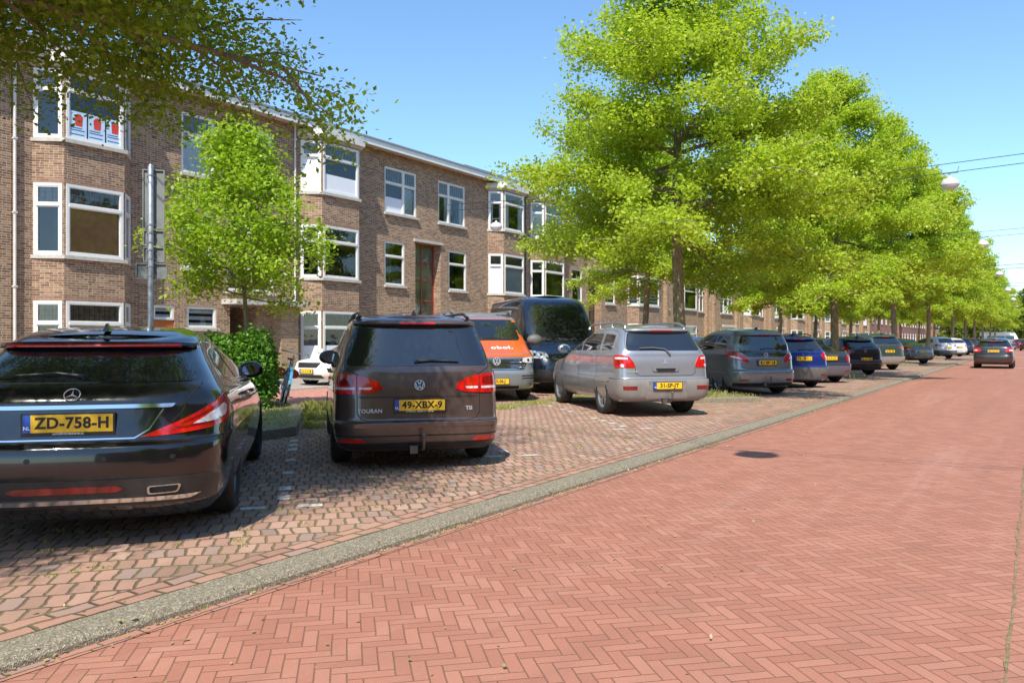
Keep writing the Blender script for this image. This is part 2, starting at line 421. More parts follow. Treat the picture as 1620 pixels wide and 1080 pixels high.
# mossy seam where the paving of the far lane starts
def seam(y, x0, x1, wd, name):
    rnd = random.Random(4); b = MB(); n = int((x1 - x0) / .12); L = []
    for i in range(n + 1):
        x = x0 + (x1 - x0) * i / n; yy = y + .003 * math.sin(x * 2.1) + rnd.uniform(-.006, .006); h = wd * rnd.uniform(.4, 1.3)
        L.append(((x, yy - h, -.055), (x, yy + h, -.055)))
    for a, c in zip(L, L[1:]): b.quad(a[0], c[0], c[1], a[1])
    return tag(b.build(name, pm('joint moss', (.22, .16, .08), .95, var=.5, scale=30)), kind='structure')
seam(.10, 2.2, 16, .009, 'paving_joint')
kb = MB(); prof = [(3.655, -.10), (3.665, -.03), (3.69, -.006), (3.73, .003), (3.87, .008), (3.888, .002), (3.888, -.1)]
for i in range(len(prof) - 1):
    (ya, za), (yb, zb) = prof[i], prof[i + 1]
    kb.quad((-40, ya, za), (420, ya, za), (420, yb, zb), (-40, yb, zb))
tag(kb.build('kerb', KERB, smooth=50), kind='structure')
sheet('parking_area', -40, 420, 3.88, 12.72, 0, PARK)
sheet('parking_border', -40, 420, 3.89, 4.105, .004, EDGE)
sheet('back_road', -40, 420, 12.72, 16.75, -.03, herring('back road brick', .068, 3, R(45), [(.42, .17, .125), (.52, .23, .17), (.58, .28, .21)], (.20, .11, .08), moss=.1))
b = MB(); b.box(-40, 420, 16.75, 16.93, -.1, .05)
tag(b.build('far_kerb', STONE), kind='structure')
sheet('pavement', -40, 420, 16.93, 24, .046, TILE)
sheet('cross_line', 46.6, 46.9, -9, 3.6, -.052, WHITE2)
sheet('far_cross_line', 76, 76.5, -9, 3.6, -.052, WHITE2)
AX = R(47.3); CA, SA = math.cos(AX), math.sin(AX)      # direction the cars are parked in
def bay(x0, d, lat=0): return (x0 + CA * d + SA * lat, 5.3 + SA * d - CA * lat)
# white marker stones of the bays
mk = MB()
mrng = random.Random(8)
for i, x0 in enumerate([-.7, 4.55, 7.95, 11.3, 14.7, 18.0, 21.3, 24.6, 27.9, 31.1, 34.3, 37.4, 40.7, 44, 47.3, 50.6, 54]):
    for k in range(10):
        if mrng.random() < .22: continue
        d = .15 + k * .44; px, py = bay(x0, d); l = .10; wd = .052
        q = [(px + CA * a * l - SA * c * wd, py + SA * a * l + CA * c * wd, .004) for a, c in ((-1, -1), (1, -1), (1, 1), (-1, 1))]
        mk.quad(*q)
    for s in (-.62, .62):
        px, py = bay(x0, -.25, s * .36); q = [(px + CA * a * .05 - SA * c * .1, py + SA * a * .05 + CA * c * .1, .004) for a, c in ((-1, -1), (1, -1), (1, 1), (-1, 1))]
        mk.quad(*q)
MKM, mb_ = newmat('marker stones'); g, _ = pos(); lk(ramp(noise(g.outputs['Position'], 22, 5), [(.38, (.25, .22, .18)), (.52, (.62, .59, .53))]), mb_.inputs['Base Color']); mb_.inputs['Roughness'].default_value = .8
tag(mk.build('bay_markings', MKM), kind='structure')
# raised planting islands
def island(name, pts, h=.11):
    b = MB(); n = len(pts); cx = sum(p[0] for p in pts) / n; cy = sum(p[1] for p in pts) / n
    inn = [(cx + (p[0] - cx) * .86, cy + (p[1] - cy) * .86) for p in pts]
    for i in range(n):
        a, c = pts[i], pts[(i + 1) % n]; d, e = inn[i], inn[(i + 1) % n]
        b.quad((*a, -.01), (*c, -.01), (*c, h - .015), (*a, h - .015), KERB)
        a2 = (a[0] + (cx - a[0]) * .02, a[1] + (cy - a[1]) * .02); c2 = (c[0] + (cx - c[0]) * .02, c[1] + (cy - c[1]) * .02)
        b.quad((*a, h - .015), (*c, h - .015), (*c2, h), (*a2, h), KERB)
        b.quad((*a2, h), (*c2, h), (*e, h), (*d, h), KERB)
    b.add([(*p, h - .008) for p in inn], [tuple(range(n))], SOIL)
    return tag(b.build(name), kind='structure')
isl = []
def par(x0, w0, w1, d0, d1): return [bay(x0, d0, w1), bay(x0, d1, w1), bay(x0, d1, w0), bay(x0, d0, w0)]
for x0 in (16.35, 29.4, 44.5, 58.5): 
    P = par(x0, -1.05, 1.05, .55, 4.1); isl.append(P); island('tree_island', P)
P5 = [(7.75, 8.75), (10.4, 11.5), (10.6, 12.5), (7.0, 12.5), (4.2, 9.6), (5.2, 8.6)]
island('hedge_island', P5, .14); isl.append(P5)
sheet('verge', 11.5, 200, 8.75, 9.35, .003, SOIL)
def blades(name, spots, mat, hgt, rng, label_kind='stuff'):
    V = []; F = []
    for (x, y, z, h) in spots:
        a = rng.uniform(0, 6.28); ln = rng.uniform(.2, .9) * h; wd = rng.uniform(.004, .008) * (1 + h * 3)
        dx, dy = math.cos(a), math.sin(a); k = len(V)
        V += [(x - dy * wd, y + dx * wd, z), (x + dy * wd, y - dx * wd, z), (x + dx * ln * .35, y + dy * ln * .35, z + h * .7), (x + dx * ln, y + dy * ln, z + h)]
        F += [(k, k + 1, k + 2), (k + 2, k + 1, k + 3)]
    me = mesh_np(name, V, F, [mat]); o = link(name, me); o['kind'] = label_kind; return o
rng = random.Random(11); sp = []
def inpoly(p, P):
    c = False
    for i in range(len(P)):
        a, b_ = P[i], P[i - 1]
        if (a[1] > p[1]) != (b_[1] > p[1]) and p[0] < (b_[0] - a[0]) * (p[1] - a[1]) / (b_[1] - a[1]) + a[0]: c = not c
    return c
for P in isl:
    x0, x1 = min(p[0] for p in P), max(p[0] for p in P); y0, y1 = min(p[1] for p in P), max(p[1] for p in P)
    for _ in range(5200 if P is P5 else 2600):
        p = (rng.uniform(x0, x1), rng.uniform(y0, y1))
        if inpoly(p, P): sp.append((*p, .10, rng.uniform(.03, .10)))
for _ in range(11000):
    x = 11.5 + 45 * rng.random() ** 1.6; sp.append((x, rng.uniform(8.8, 9.3), 0, rng.uniform(.012, .04)))
for cx, cy, n, r, h in [(10.3, 11.0, 600, .3, .26), (9.5, 10.2, 300, .25, .18), (8.6, 9.3, 150, .2, .14), (13.0, 8.9, 260, .4, .08), (14.4, 8.9, 200, .4, .07), (18.2, 21.4, 400, .25, .5), (17.6, 6.4, 500, .5, .16), (19, 7.5, 500, .4, .16), (30.4, 6.6, 400, .4, .2)]:
    for _ in range(n):
        a = rng.uniform(0, 6.28); q = r * rng.random() ** .5; sp.append((cx + q * math.cos(a), cy + q * math.sin(a), .0, rng.uniform(.3, 1) * h))
blades('grass', sp, GRASS, 1, rng)
sp = []                                                  # weeds in joints along the kerb and between the pavers
for _ in range(2600):
    x = -1 + 26 * rng.random() ** 1.3
    if math.sin(x * 3.1) + math.sin(x * 1.3 + 1) + rng.uniform(-1, 1) > .6: sp.append((x, 3.655 + rng.uniform(-.012, .012), -.06, rng.uniform(.008, .03)))
for _ in range(240):
    q = bay(rng.uniform(-3, 12), rng.uniform(-1.4, 1.5), 0)
    if q[1] > 4.2:
        for k in range(14): sp.append((q[0] + rng.gauss(0, .02), q[1] + rng.gauss(0, .02), 0, rng.uniform(.006, .022)))
blades('joint_weeds', sp, GRASS, 1, rng)
# ------------------------------------------------------------ terrace houses
YF = 21.9
class Wall:
    def __init__(s, P, Q, roots, mat):
        s.P = P; d = math.hypot(Q[0] - P[0], Q[1] - P[1]); s.T = ((Q[0] - P[0]) / d, (Q[1] - P[1]) / d); s.L = d
        s.N = (s.T[1], -s.T[0]); s.mat = mat; s.root = roots
    def pt(s, u, d, z): return (s.P[0] + s.T[0] * u + s.N[0] * d, s.P[1] + s.T[1] * u + s.N[1] * d, z)
    def make(s, mb, z0, z1, ops, dep=.10):
        us = sorted({0, s.L} | {round(v, 4) for o in ops for v in (o[0], o[1])}); zs = sorted({z0, z1} | {round(v, 4) for o in ops for v in (o[2], o[3])})
        for a, c in zip(us, us[1:]):
            for e, f in zip(zs, zs[1:]):
                um, zm = (a + c) / 2, (e + f) / 2
                if any(o[0] < um < o[1] and o[2] < zm < o[3] for o in ops): continue
                mb.quad(s.pt(a, 0, e), s.pt(c, 0, e), s.pt(c, 0, f), s.pt(a, 0, f), s.mat)
        for o in ops:
            a, c, e, f = o[:4]; dd = o[4] if len(o) > 4 else dep
            mb.quad(s.pt(a, 0, e), s.pt(a, 0, f), s.pt(a, -dd, f), s.pt(a, -dd, e), s.mat)
            mb.quad(s.pt(c, 0, e), s.pt(c, -dd, e), s.pt(c, -dd, f), s.pt(c, 0, f), s.mat)
            mb.quad(s.pt(a, 0, f), s.pt(c, 0, f), s.pt(c, -dd, f), s.pt(a, -dd, f), s.mat)
            mb.quad(s.pt(a, 0, e), s.pt(a, -dd, e), s.pt(c, -dd, e), s.pt(c, 0, e), s.mat)
def window(W, u0, u1, z0, z1, cols=(1,), top=.34, setb=.05, fw=.06, style='net', lead=True, sill=True, low=False, panes=None):
    """cols: relative widths of the lights side by side. style per light in panes"""
    ob = lambda mb, a, c, d0, d1, e, f, m=None: mb.obox(W.P, W.T, W.N, a, c, d0, d1, e, f, m)
    fr = MB(); d0, d1 = -setb - .05, -setb + .02
    ob(fr, u0, u1, d0, d1, z0, z0 + fw); ob(fr, u0, u1, d0, d1, z1 - fw, z1)
    ob(fr, u0, u0 + fw, d0, d1, z0 + fw, z1 - fw); ob(fr, u1 - fw, u1, d0, d1, z0 + fw, z1 - fw)
    tot = sum(cols); a = u0 + fw; wd = u1 - u0 - 2 * fw; zt = z1 - (z1 - z0) * top if top else z1 - fw
    cells = []
    for i, c in enumerate(cols):
        e = a + wd * c / tot
        if i < len(cols) - 1: ob(fr, e - fw * .7, e + fw * .7, d0, d1 + .012, z0 + fw, z1 - fw)
        l, r = (a if i == 0 else a + fw * .7), (e if i == len(cols) - 1 else e - fw * .7)
        if top: ob(fr, l, r, d0, d1 + .02, zt - fw * .5, zt + fw * .5)
        # opening light's own inner frame
        k = .028
        if not low:
            zr = [(z0 + fw, zt - fw * .5 if top else z1 - fw)] + ([(zt + fw * .5, z1 - fw)] if top else [])
            for (p, q) in zr:
                ob(fr, l, l + k, d0, d1 - .01, p, q); ob(fr, r - k, r, d0, d1 - .01, p, q); ob(fr, l + k, r - k, d0, d1 - .01, p, p + k); ob(fr, l + k, r - k, d0, d1 - .01, q - k, q)
        cells.append((l, r)); a = e
    wo = fr.build('window', WHITE if W.mat is BR1 or not low else WHITE, W.root)
    dg = -setb - .03
    g = MB(); g.quad(W.pt(u0 + .01, dg, z0 + .01), W.pt(u1 - .01, dg, z0 + .01), W.pt(u1 - .01, dg, z1 - .01), W.pt(u0 + .01, dg, z1 - .01))
    g.build('pane', GLASS, wo)
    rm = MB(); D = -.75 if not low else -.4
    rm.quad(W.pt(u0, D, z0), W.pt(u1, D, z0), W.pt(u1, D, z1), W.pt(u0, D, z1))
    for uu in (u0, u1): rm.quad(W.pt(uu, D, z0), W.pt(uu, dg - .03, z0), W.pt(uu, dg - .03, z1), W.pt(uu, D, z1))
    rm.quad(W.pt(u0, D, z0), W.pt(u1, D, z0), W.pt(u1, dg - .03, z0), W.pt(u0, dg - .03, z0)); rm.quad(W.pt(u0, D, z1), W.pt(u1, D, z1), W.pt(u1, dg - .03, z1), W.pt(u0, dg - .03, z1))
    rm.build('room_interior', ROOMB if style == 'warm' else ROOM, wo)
    ld = MB(); cu = {}
    for i, (l, r) in enumerate(cells):
        st = (panes[i] if panes else style)
        if top and lead:
            zz0, zz1 = zt + fw * .5 + .02, z1 - fw - .02; n = max(2, int((r - l) / .14))
            dd = dg - .012
            cu.setdefault('lead%d' % i, MB()).quad(W.pt(l, dd - .01, zz0), W.pt(r, dd - .01, zz0), W.pt(r, dd - .01, zz1), W.pt(l, dd - .01, zz1))
            if not low:
                for q in range(1, n): ld.obox(W.P, W.T, W.N, l + (r - l) * q / n - .004, l + (r - l) * q / n + .004, dd - .004, dd + .004, zz0, zz1)
                for q in (1, 2): ld.obox(W.P, W.T, W.N, l, r, dd - .003, dd + .005, zz0 + (zz1 - zz0) * q / 3 - .004, zz0 + (zz1 - zz0) * q / 3 + .004)
        zc = zt - fw * .5 if top else z1 - fw; zb = z0 + fw; dc = dg - (.035 if st == 'net' else .06)
        def folds(mb, a, c, e, f, n, amp=.018):
            n = max(3, n)
            for q in range(n * 2):
                x0_, x1_ = a + (c - a) * q / (2 * n), a + (c - a) * (q + 1) / (2 * n); s0, s1 = (amp, -amp) if q % 2 else (-amp, amp)
                mb.quad(W.pt(x0_, dc + s0, e), W.pt(x1_, dc + s1, e), W.pt(x1_, dc + s1, f), W.pt(x0_, dc + s0, f))
        if st == 'net': folds(cu.setdefault('net%d' % i, MB()), l, r, zb, zc, int((r - l) / .07))
        elif st == 'half': dc = dg + .004; cu.setdefault('blind%d' % i, MB()).quad(W.pt(l, dc, zb), W.pt(r, dc, zb), W.pt(r, dc, zb + (zc - zb) * .52), W.pt(l, dc, zb + (zc - zb) * .52))  # white film on the outer pane face, set there to look brighter
        elif st == 'blind':
            mb = cu.setdefault('blind%d' % i, MB()); n = int((zc - zb) / .05)
            for q in range(n): mb.quad(W.pt(l, dc, zb + q * .05), W.pt(r, dc, zb + q * .05), W.pt(r, dc - .018, zb + q * .05 + .042), W.pt(l, dc - .018, zb + q * .05 + .042))
        elif st == 'stripe':
            mb = cu.setdefault('blind%d' % i, MB()); z = zb
            while z < zc - .1: mb.quad(W.pt(l, dc, z), W.pt(r, dc, z), W.pt(r, dc, z + .11), W.pt(l, dc, z + .11)); z += .2
        elif st == 'brown': cu.setdefault('brown%d' % i, MB()).quad(W.pt(l, dc, zb), W.pt(r, dc, zb), W.pt(r, dc, zc), W.pt(l, dc, zc))
        elif st == 'full': dc = dg + .004; cu.setdefault('blind%d' % i, MB()).quad(W.pt(l, dc, zb), W.pt(r, dc, zb), W.pt(r, dc, zc), W.pt(l, dc, zc))  # film before the glass again, brighter than a blind indoors
        elif st == 'side':
            folds(cu.setdefault('net%d' % i, MB()), l, l + (r - l) * .28, zb, zc, 3); folds(cu.setdefault('net2%d' % i, MB()), r - (r - l) * .2, r, zb, zc, 2)
        elif st == 'green': folds(cu.setdefault('green%d' % i, MB()), l, r, zb, zc, int((r - l) / .08))
    if ld.f: ld.build('leading', LEADW, wo)
    for k, mb in cu.items(): mb.build({'lead': 'stained_glass', 'net': 'curtain', 'net2': 'curtain', 'blind': 'blind', 'brown': 'blind', 'green': 'curtain'}[k.rstrip('0123456789')], {'lead': LEAD, 'net': CURT, 'net2': CURT, 'blind': BLIND, 'brown': BLINDB, 'green': CURTG}[k.rstrip('0123456789')], wo)
    if sill:
        s = MB(); s.obox(W.P, W.T, W.N, u0 - .05, u1 + .05, -setb, .10, z0 - .09, z0 - .002); s.build('sill', STONE, wo)
    return wo
def bayfront(root, wall_mb, x0, x1, mat, p=.60, sp=.52, styles=None, low=False, ops_out=None, sold=True):
    """three-sided bay, ground to cornice; windows on three storeys"""
    A, B, C, D = (x0, YF), (x0 + sp, YF - p), (x1 - sp, YF - p), (x1, YF)
    rows = [(.42, 2.38), (3.58, 5.46), (6.64, 8.46)]
    st = styles or [('net', 'net', 'net')] * 3
    for i, (P, Q) in enumerate(((A, B), (B, C), (C, D))):
        W = Wall(P, Q, root, mat); ins = .045
        ops = [(ins, W.L - ins, a, c) for a, c in rows]; W.make(wall_mb, .05, 8.52, ops, .06)
        for r, (a, c) in enumerate(rows):
            s = st[r][i]; k = dict(cols=(1,), top=.30, setb=.0, fw=.075, style='net', sill=False, low=low)
            if s == 'posters': k.update(panes=('none',), lead=False, top=.28)
            else: k.update(panes=(s,))
            if s == 'sky': k.update(panes=('none',))
            window(W, ins, W.L - ins, a, c, **k)
    ring = lambda e: [(x0 - e * .4, YF + .02), (x0 - e * .4, YF), (x0 + sp - e * .45, YF - p - e), (x1 - sp + e * .45, YF - p - e), (x1 + e * .4, YF), (x1 + e * .4, YF + .02)]
    for r, (a, c) in enumerate(rows):
        MB().prism(ring(.09), a - .10, a - .003).build('bay_sill', STONE, root)
        if sold and r < 2: MB().prism(ring(.012), c + .003, c + .13).build('lintel_course', SOLD, root, uv=True)
    MB().prism(ring(.22), 8.60, 8.84).build('bay_cornice', WHITE2, root); MB().prism(ring(.10), 8.50, 8.597).build('bay_soffit', SOFFIT, root)
def eaves(root, x0, x1, over=.48, extra=True):
    MB().box(x0, x1, YF - over + .03, YF + .1, 8.93, 8.97).build('soffit', SOFFIT, root)
    MB().box(x0, x1, YF - over - .02, YF - over + .028, 8.88, 9.10).build('fascia', WHITE, root)
    MB().box(x0, x1, YF - over - .06, YF + 9, 9.103, 9.17).build('roof', ZINC, root)
def body(root, mb, x0, x1):
    mb.quad((x0, YF, 0), (x0, YF + 9, 0), (x0, YF + 9, 9), (x0, YF, 9), BR1); mb.quad((x1, YF, 0), (x1, YF, 9), (x1, YF + 9, 9), (x1, YF + 9, 0), BR1)
    mb.quad((x0, YF + 9, 0), (x1, YF + 9, 0), (x1, YF + 9, 9), (x0, YF + 9, 9), BR1)
def drain(root, x, z0=0, z1=9.0, mat=None, d=.06):
    b = MB(); b.tube([(x, YF - d, z0), (x, YF - d, z1)], .038, 10)
    for z in np.arange(.8, z1, 1.9): b.box(x - .05, x + .05, YF - d - .045, YF, z, z + .04)
    b.build('drainpipe', mat or WHITE2, root, smooth=40)
def stair_door(root, x0, x1, z1, dep=.9, red=True):
    """tall recess with glazed stair front"""
    y = YF + dep; fr = MB(); m = REDF if red else DOORB; t = .035
    zs = [0.05, 1.3, 2.3, 3.05, 3.95, 4.7, z1 - .03] if red else [0.05, 2.2] + list(np.arange(2.6, z1 - .2, .45)) + [z1 - .03]
    xs = [x0 + .02, (x0 + x1) / 2, x1 - .06] if red else [x0 + .02 + (x1 - x0 - .08) * i / 3 for i in range(4)]
    for x in xs: fr.box(x, x + t, y - .03, y, .05, z1 - .01)
    for a in zs[1:]: fr.box(x0 + .02, x1 - .02, y - .034, y + .002, a - t / 2, a + t / 2)
    f = fr.build('stair_front', m, root)
    MB().quad((x0, y - .015, .05), (x1, y - .015, .05), (x1, y - .015, z1), (x0, y - .015, z1)).build('pane', GLASS, f)
    MB().quad((x0, y + .03, .05), (x1, y + .03, .05), (x1, y + .03, z1), (x0, y + .03, z1)).build('curtain', pm('frosted green', (.36, .35, .25), .8, var=.25, scale=1.5), f)
    MB().box(x0 - .12, x1 + .1, YF - .08, YF + .05, z1 + .002, z1 + .11).build('lintel', STONE, root)

HG = 'terraced houses along the far side of the street'
# house with the first bay (x 10 .. 19.4)
A0 = empty('terrace_house', (14.7, YF, 0), label='brown brick terrace house with posters in its top bay window, behind the traffic sign post', cat='house', group=HG)
def W0(root, x0, x1, mat): return Wall((x0, YF), (x1, YF), root, mat)
class Sh:                                             # children keep world coordinates under a shifted empty
    pass
def finish(root):
    l = root.location.copy()
    for c in root.children: c.location = c.location - l
def facade(root, x0, x1, ops, wins, mat, z1=8.93):
    mb = MB(); W = W0(root, x0, x1, mat); W.make(mb, .05, z1, [(o[0] - x0, o[1] - x0, *o[2:]) for o in ops])
    for w_ in wins:
        a, c, e, f = w_[:4]; k = w_[4] if len(w_) > 4 else {}
        window(W, a - x0, c - x0, e, f, **k)
    return mb
# --- A
wins = [(14.86, 16.05, 6.5, 8.38, dict(panes=('net',))), (17.1, 18.32, 6.5, 8.38, dict(panes=('net',))),
        (14.86, 15.95, 3.57, 5.36, dict(panes=('side',))), (16.5, 18.4, 2.95, 5.5, dict(cols=(1, 1), top=0, panes=('green', 'green'), lead=False)),
        (15.05, 16.12, 1.72, 2.40, dict(top=0, panes=('stripe',), lead=False)), (13.92, 14.62, 1.95, 2.40, dict(top=0, panes=('stripe',), lead=False, sill=False))]
ops = [w_[:4] for w_ in wins] + [(13.92, 14.62, .05, 1.95), (16.62, 17.7, .05, 2.45, 1.4), (10.54, 13.16, .3, 8.5, .05)]
mb = facade(A0, 10.02, 19.42, ops, wins, BR1)
bayfront(A0, mb, 10.5, 13.2, BR1, styles=[('green', 'green', 'green'), ('none', 'brown', 'none'), ('sky', 'posters', 'sky')])
body(A0, mb, 10.02, 19.42); wl = mb.build('wall', None, A0, uv=True)
MB().box(13.92, 14.62, YF + .04, YF + .09, .06, 1.945).build('door', DOORO, A0)
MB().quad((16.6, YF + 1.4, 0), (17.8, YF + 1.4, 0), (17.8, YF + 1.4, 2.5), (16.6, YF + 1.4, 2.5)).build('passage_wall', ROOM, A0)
MB().box(16.3, 19.3, YF - .75, YF - .002, 2.50, 2.66).build('canopy', STONE, A0)
MB().box(18.35, 19.1, YF - .45, YF - .003, .05, 2.497).build('canopy_pier', BR2, A0, uv=True)
eaves(A0, 10.02, 19.42); drain(A0, 10.06); drain(A0, 19.3)
# letting posters on the inside of the top bay window
PB = pm('poster', (.55, .72, .88), .5, var=.1, scale=2); PR = pm('poster red', (.65, .06, .04), .5); PD = pm('poster blue', (.03, .10, .32), .5)
for i in range(3):
    a = 11.16 + i * .5; y = YF - .60 + .012
    p = MB().quad((a, y, 6.74), (a + .46, y, 6.74), (a + .46, y, 7.42), (a, y, 7.42)).build('poster', PB, A0)
    q = MB(); q.add([(a + .16, y - .002, 7.04), (a + .34, y - .002, 7.04), (a + .36, y - .002, 7.28), (a + .29, y - .002, 7.36), (a + .21, y - .002, 7.36), (a + .14, y - .002, 7.28)], [(0, 1, 2, 3, 4, 5)], PR)
    for (zz, l) in ((6.97, .3), (6.91, .38), (6.80, .36)): q.quad((a + .03, y - .002, zz), (a + .03 + l, y - .002, zz), (a + .03 + l, y - .002, zz + .025), (a + .03, y - .002, zz + .025), PD)
    q.build('print', None, p)
finish(A0)
# --- house left of the first (x -8 .. 10)
A1 = empty('terrace_house', (1, YF, 0), label='brown brick terrace house cut by the left edge of the photo, left of the drainpipe', cat='house', group=HG)
mb = facade(A1, -8, 10.0, [], [], BR1); body(A1, mb, -8, 10.0); mb.build('wall', None, A1, uv=True); eaves(A1, -8, 10.0)
finish(A1)
# --- B (19.45 .. 34.6)
B0 = empty('terrace_house', (27, YF, 0), label='brown brick terrace house with a tall red framed glass stair front between two bays', cat='house', group=HG)
T = dict(cols=(1.35, 1), panes=('half', 'blind'))
wins = [(24.0, 25.98, 6.5, 8.36, dict(cols=(1.5, 1), panes=('half', 'blind'))), (27.45, 29.42, 6.5, 8.36, dict(cols=(1, 1.6), panes=('side', 'side'))),
        (24.0, 25.22, 3.57, 5.36, dict(panes=('none',), lead=False)), (28.2, 29.52, 3.57, 5.36, dict(panes=('none',), lead=False)),
        (28.4, 29.6, .9, 2.3, dict(panes=('net',))), (23.6, 25.2, .9, 2.3, dict(panes=('net',)))]
ops = [w_[:4] for w_ in wins] + [(25.9, 27.62, .05, 5.5, .42), (19.75, 22.3, .3, 8.5, .05), (31.3, 33.9, .3, 8.5, .05)]
mb = facade(B0, 19.45, 34.6, ops, wins, BR1)
bayfront(B0, mb, 19.55, 22.45, BR1, styles=[('half', 'half', 'half'), ('none', 'none', 'none'), ('full', 'half', 'none')])
bayfront(B0, mb, 31.2, 34.05, BR1, styles=[('half', 'half', 'half'), ('full', 'blind', 'net'), ('side', 'side', 'net')])
body(B0, mb, 19.45, 34.6); mb.build('wall', None, B0, uv=True); stair_door(B0, 25.9, 27.62, 5.5, .42)
eaves(B0, 19.45, 34.6); drain(B0, 34.5, mat=pm('dark pipe', (.12, .10, .09), .5)); MB().box(29, 34.6, YF - .3, YF + 6, 9.174, 9.30).build('roof_step', ZINC, B0)
MB().box(19.6, 22.9, YF - .62, YF - .605, .05, .33).build('plinth', BR3, B0, uv=True)
finish(B0)
# --- C (34.65 .. 52.6)
C0 = empty('terrace_house', (43, YF, 0), label='brown brick terrace house behind the dark van, with a brown gridded stair door', cat='house', group=HG)
wins = [(39.5, 40.75, 3.55, 5.4, dict(panes=('side',))), (43.7, 45.05, 3.55, 5.4, dict(panes=('stripe',))), (39.5, 41.2, 6.5, 8.36, dict(cols=(1, 1), panes=('net', 'half'))), (43.4, 45.2, 6.5, 8.36, dict(cols=(1, 1), panes=('net', 'half'))), (43.8, 45, .9, 2.3, dict(panes=('net',)))]
ops = [w_[:4] for w_ in wins] + [(41.5, 43.2, .05, 5.5, .5), (35.2, 37.9, .3, 8.5, .05), (46.9, 50.9, .3, 8.5, .05)]
mb = facade(C0, 34.65, 52.6, ops, wins, BR1)
bayfront(C0, mb, 35.0, 38.1, BR1, styles=[('half', 'half', 'half'), ('none', 'none', 'none'), ('net', 'side', 'net')])
bayfront(C0, mb, 46.8, 51.1, BR1, styles=[('half', 'half', 'half'), ('stripe', 'stripe', 'net'), ('net', 'side', 'net')])
body(C0, mb, 34.65, 52.6); mb.build('wall', None, C0, uv=True); stair_door(C0, 41.5, 43.2, 5.5, .5, False)
eaves(C0, 34.65, 52.6); drain(C0, 51.9); finish(C0)
# --- far tan houses with brick piers
def far_house(x0, wd, label, mat, st):
    r = empty('terrace_house', (x0 + wd / 2, YF, 0), label=label, cat='house', group=HG)
    b1 = x0 + wd * .12; b2 = b1 + 3.6; x1 = x0 + wd
    kw = dict(low=True, cols=(1, 1), sill=True)
    wins = []
    for z0, z1 in ((3.55, 5.4), (6.5, 8.36)):
        wins += [(b2 + 1.1, b2 + 2.6, z0, z1, dict(kw, panes=(st, 'none'))), (x1 - 4.2, x1 - 1.2, z0, z1, dict(kw, cols=(1, 1.4, 1), panes=(st, 'half', 'none'))), (x0 + .3, x0 + 1.1, z0, z1, dict(kw, cols=(1,), panes=(st,)))]
    wins += [(x1 - 4.3, x1 - 1.1, .35, 2.3, dict(kw, cols=(1, 1, 1), panes=('none', 'none', 'none')))]
    ops = [w_[:4] for w_ in wins] + [(b2 + 3.2, b2 + 4.4, .05, 5.6, .5), (b1 + .1, b2 - .1, .3, 8.5, .05)]
    mb = facade(r, x0, x1, ops, wins, mat)
    bayfront(r, mb, b1, b2, mat, styles=[('none', 'half', 'none'), (st, 'none', 'net'), ('net', 'side', st)], low=True, sold=False)
    body(r, mb, x0, x1); mb.build('wall', None, r, uv=True); stair_door(r, b2 + 3.2, b2 + 4.4, 5.6, .5, False); eaves(r, x0, x1)
    for xx in (x0 + .05, b2 + .35, b2 + 2.75, b2 + 4.5, x1 - .5):
        MB().box(xx, xx + .36, YF - .26, YF - .003, .05, 8.9).build('pier', mat, r, uv=True)
    MB().box(x1 - 4.5, x1 - .9, YF - .34, YF - .265, 2.42, 2.60).build('fascia_band', WHITE2, r)
    finish(r)
nm = ['first of the tan brick houses with piers, right of the thick pale tree trunk', 'second tan brick house with piers, above the blue estate car', 'tan brick house above the gap between the dark saloon and the black hatchback', 'tan brick house above the dark green crossover car', 'last tan brick house, left of the red brick block']
for i, lb in enumerate(nm): far_house(52.7 + i * 16.5, 16.45, lb, BR2, ('net', 'half', 'side', 'net', 'half')[i])
def block(x0, x1, y0, y1, h, mat, label, lev=3, bays=True):
    r = empty('house_block', ((x0 + x1) / 2, (y0 + y1) / 2, 0), label=label, cat='building')
    mb = MB(); mb.mats.append(mat)
    for P, Q in (((x0, y0), (x1, y0)), ((x1, y0), (x1, y1)), ((x1, y1), (x0, y1)), ((x0, y1), (x0, y0))):
        W = Wall(P, Q, r, mat); n = max(1, int(W.L / 4.2)); ops = []
        if P == (x0, y0) or Q == (x0, y0):
            for i in range(n):
                for l in range(lev):
                    u = (i + .5) * W.L / n; ops.append((u - .8, u + .8, 1 + l * 3, 2.7 + l * 3))
        W.make(mb, 0, h, ops)
        for o in ops:
            window(W, *o, cols=(1, 1), low=True, lead=False, panes=('net', 'none'), top=.3)
    mb.build('wall', None, r, uv=True)
    rf = MB(); yc = (y0 + y1) / 2; e = .4
    rf.add([(x0 - e, y0 - e, h), (x1 + e, y0 - e, h), (x1 + e, y1 + e, h), (x0 - e, y1 + e, h), (x0 + 2, yc, h + 2.8), (x1 - 2, yc, h + 2.8)], [(0, 1, 5, 4), (1, 2, 5), (2, 3, 4, 5), (3, 0, 4), (3, 2, 1, 0)])
    rf.build('roof', pm('red tiles', (.30, .10, .06), .8, var=.2, scale=3), r)
    finish(r)
block(137, 165, 21.9, 32, 8.6, BR4, 'red brick corner block with white window frames past the tan houses')
block(172, 215, 22, 33, 7.5, BR4, 'red roofed block far down the street behind the tree trunks')
block(262, 330, -26, 34, 8, BR4, 'row of houses closing the far end of the street')
block(-25, 45, -24, -14.2, 9.2, BR1, 'brown brick terrace across the street behind the photographer, seen in car window reflections')
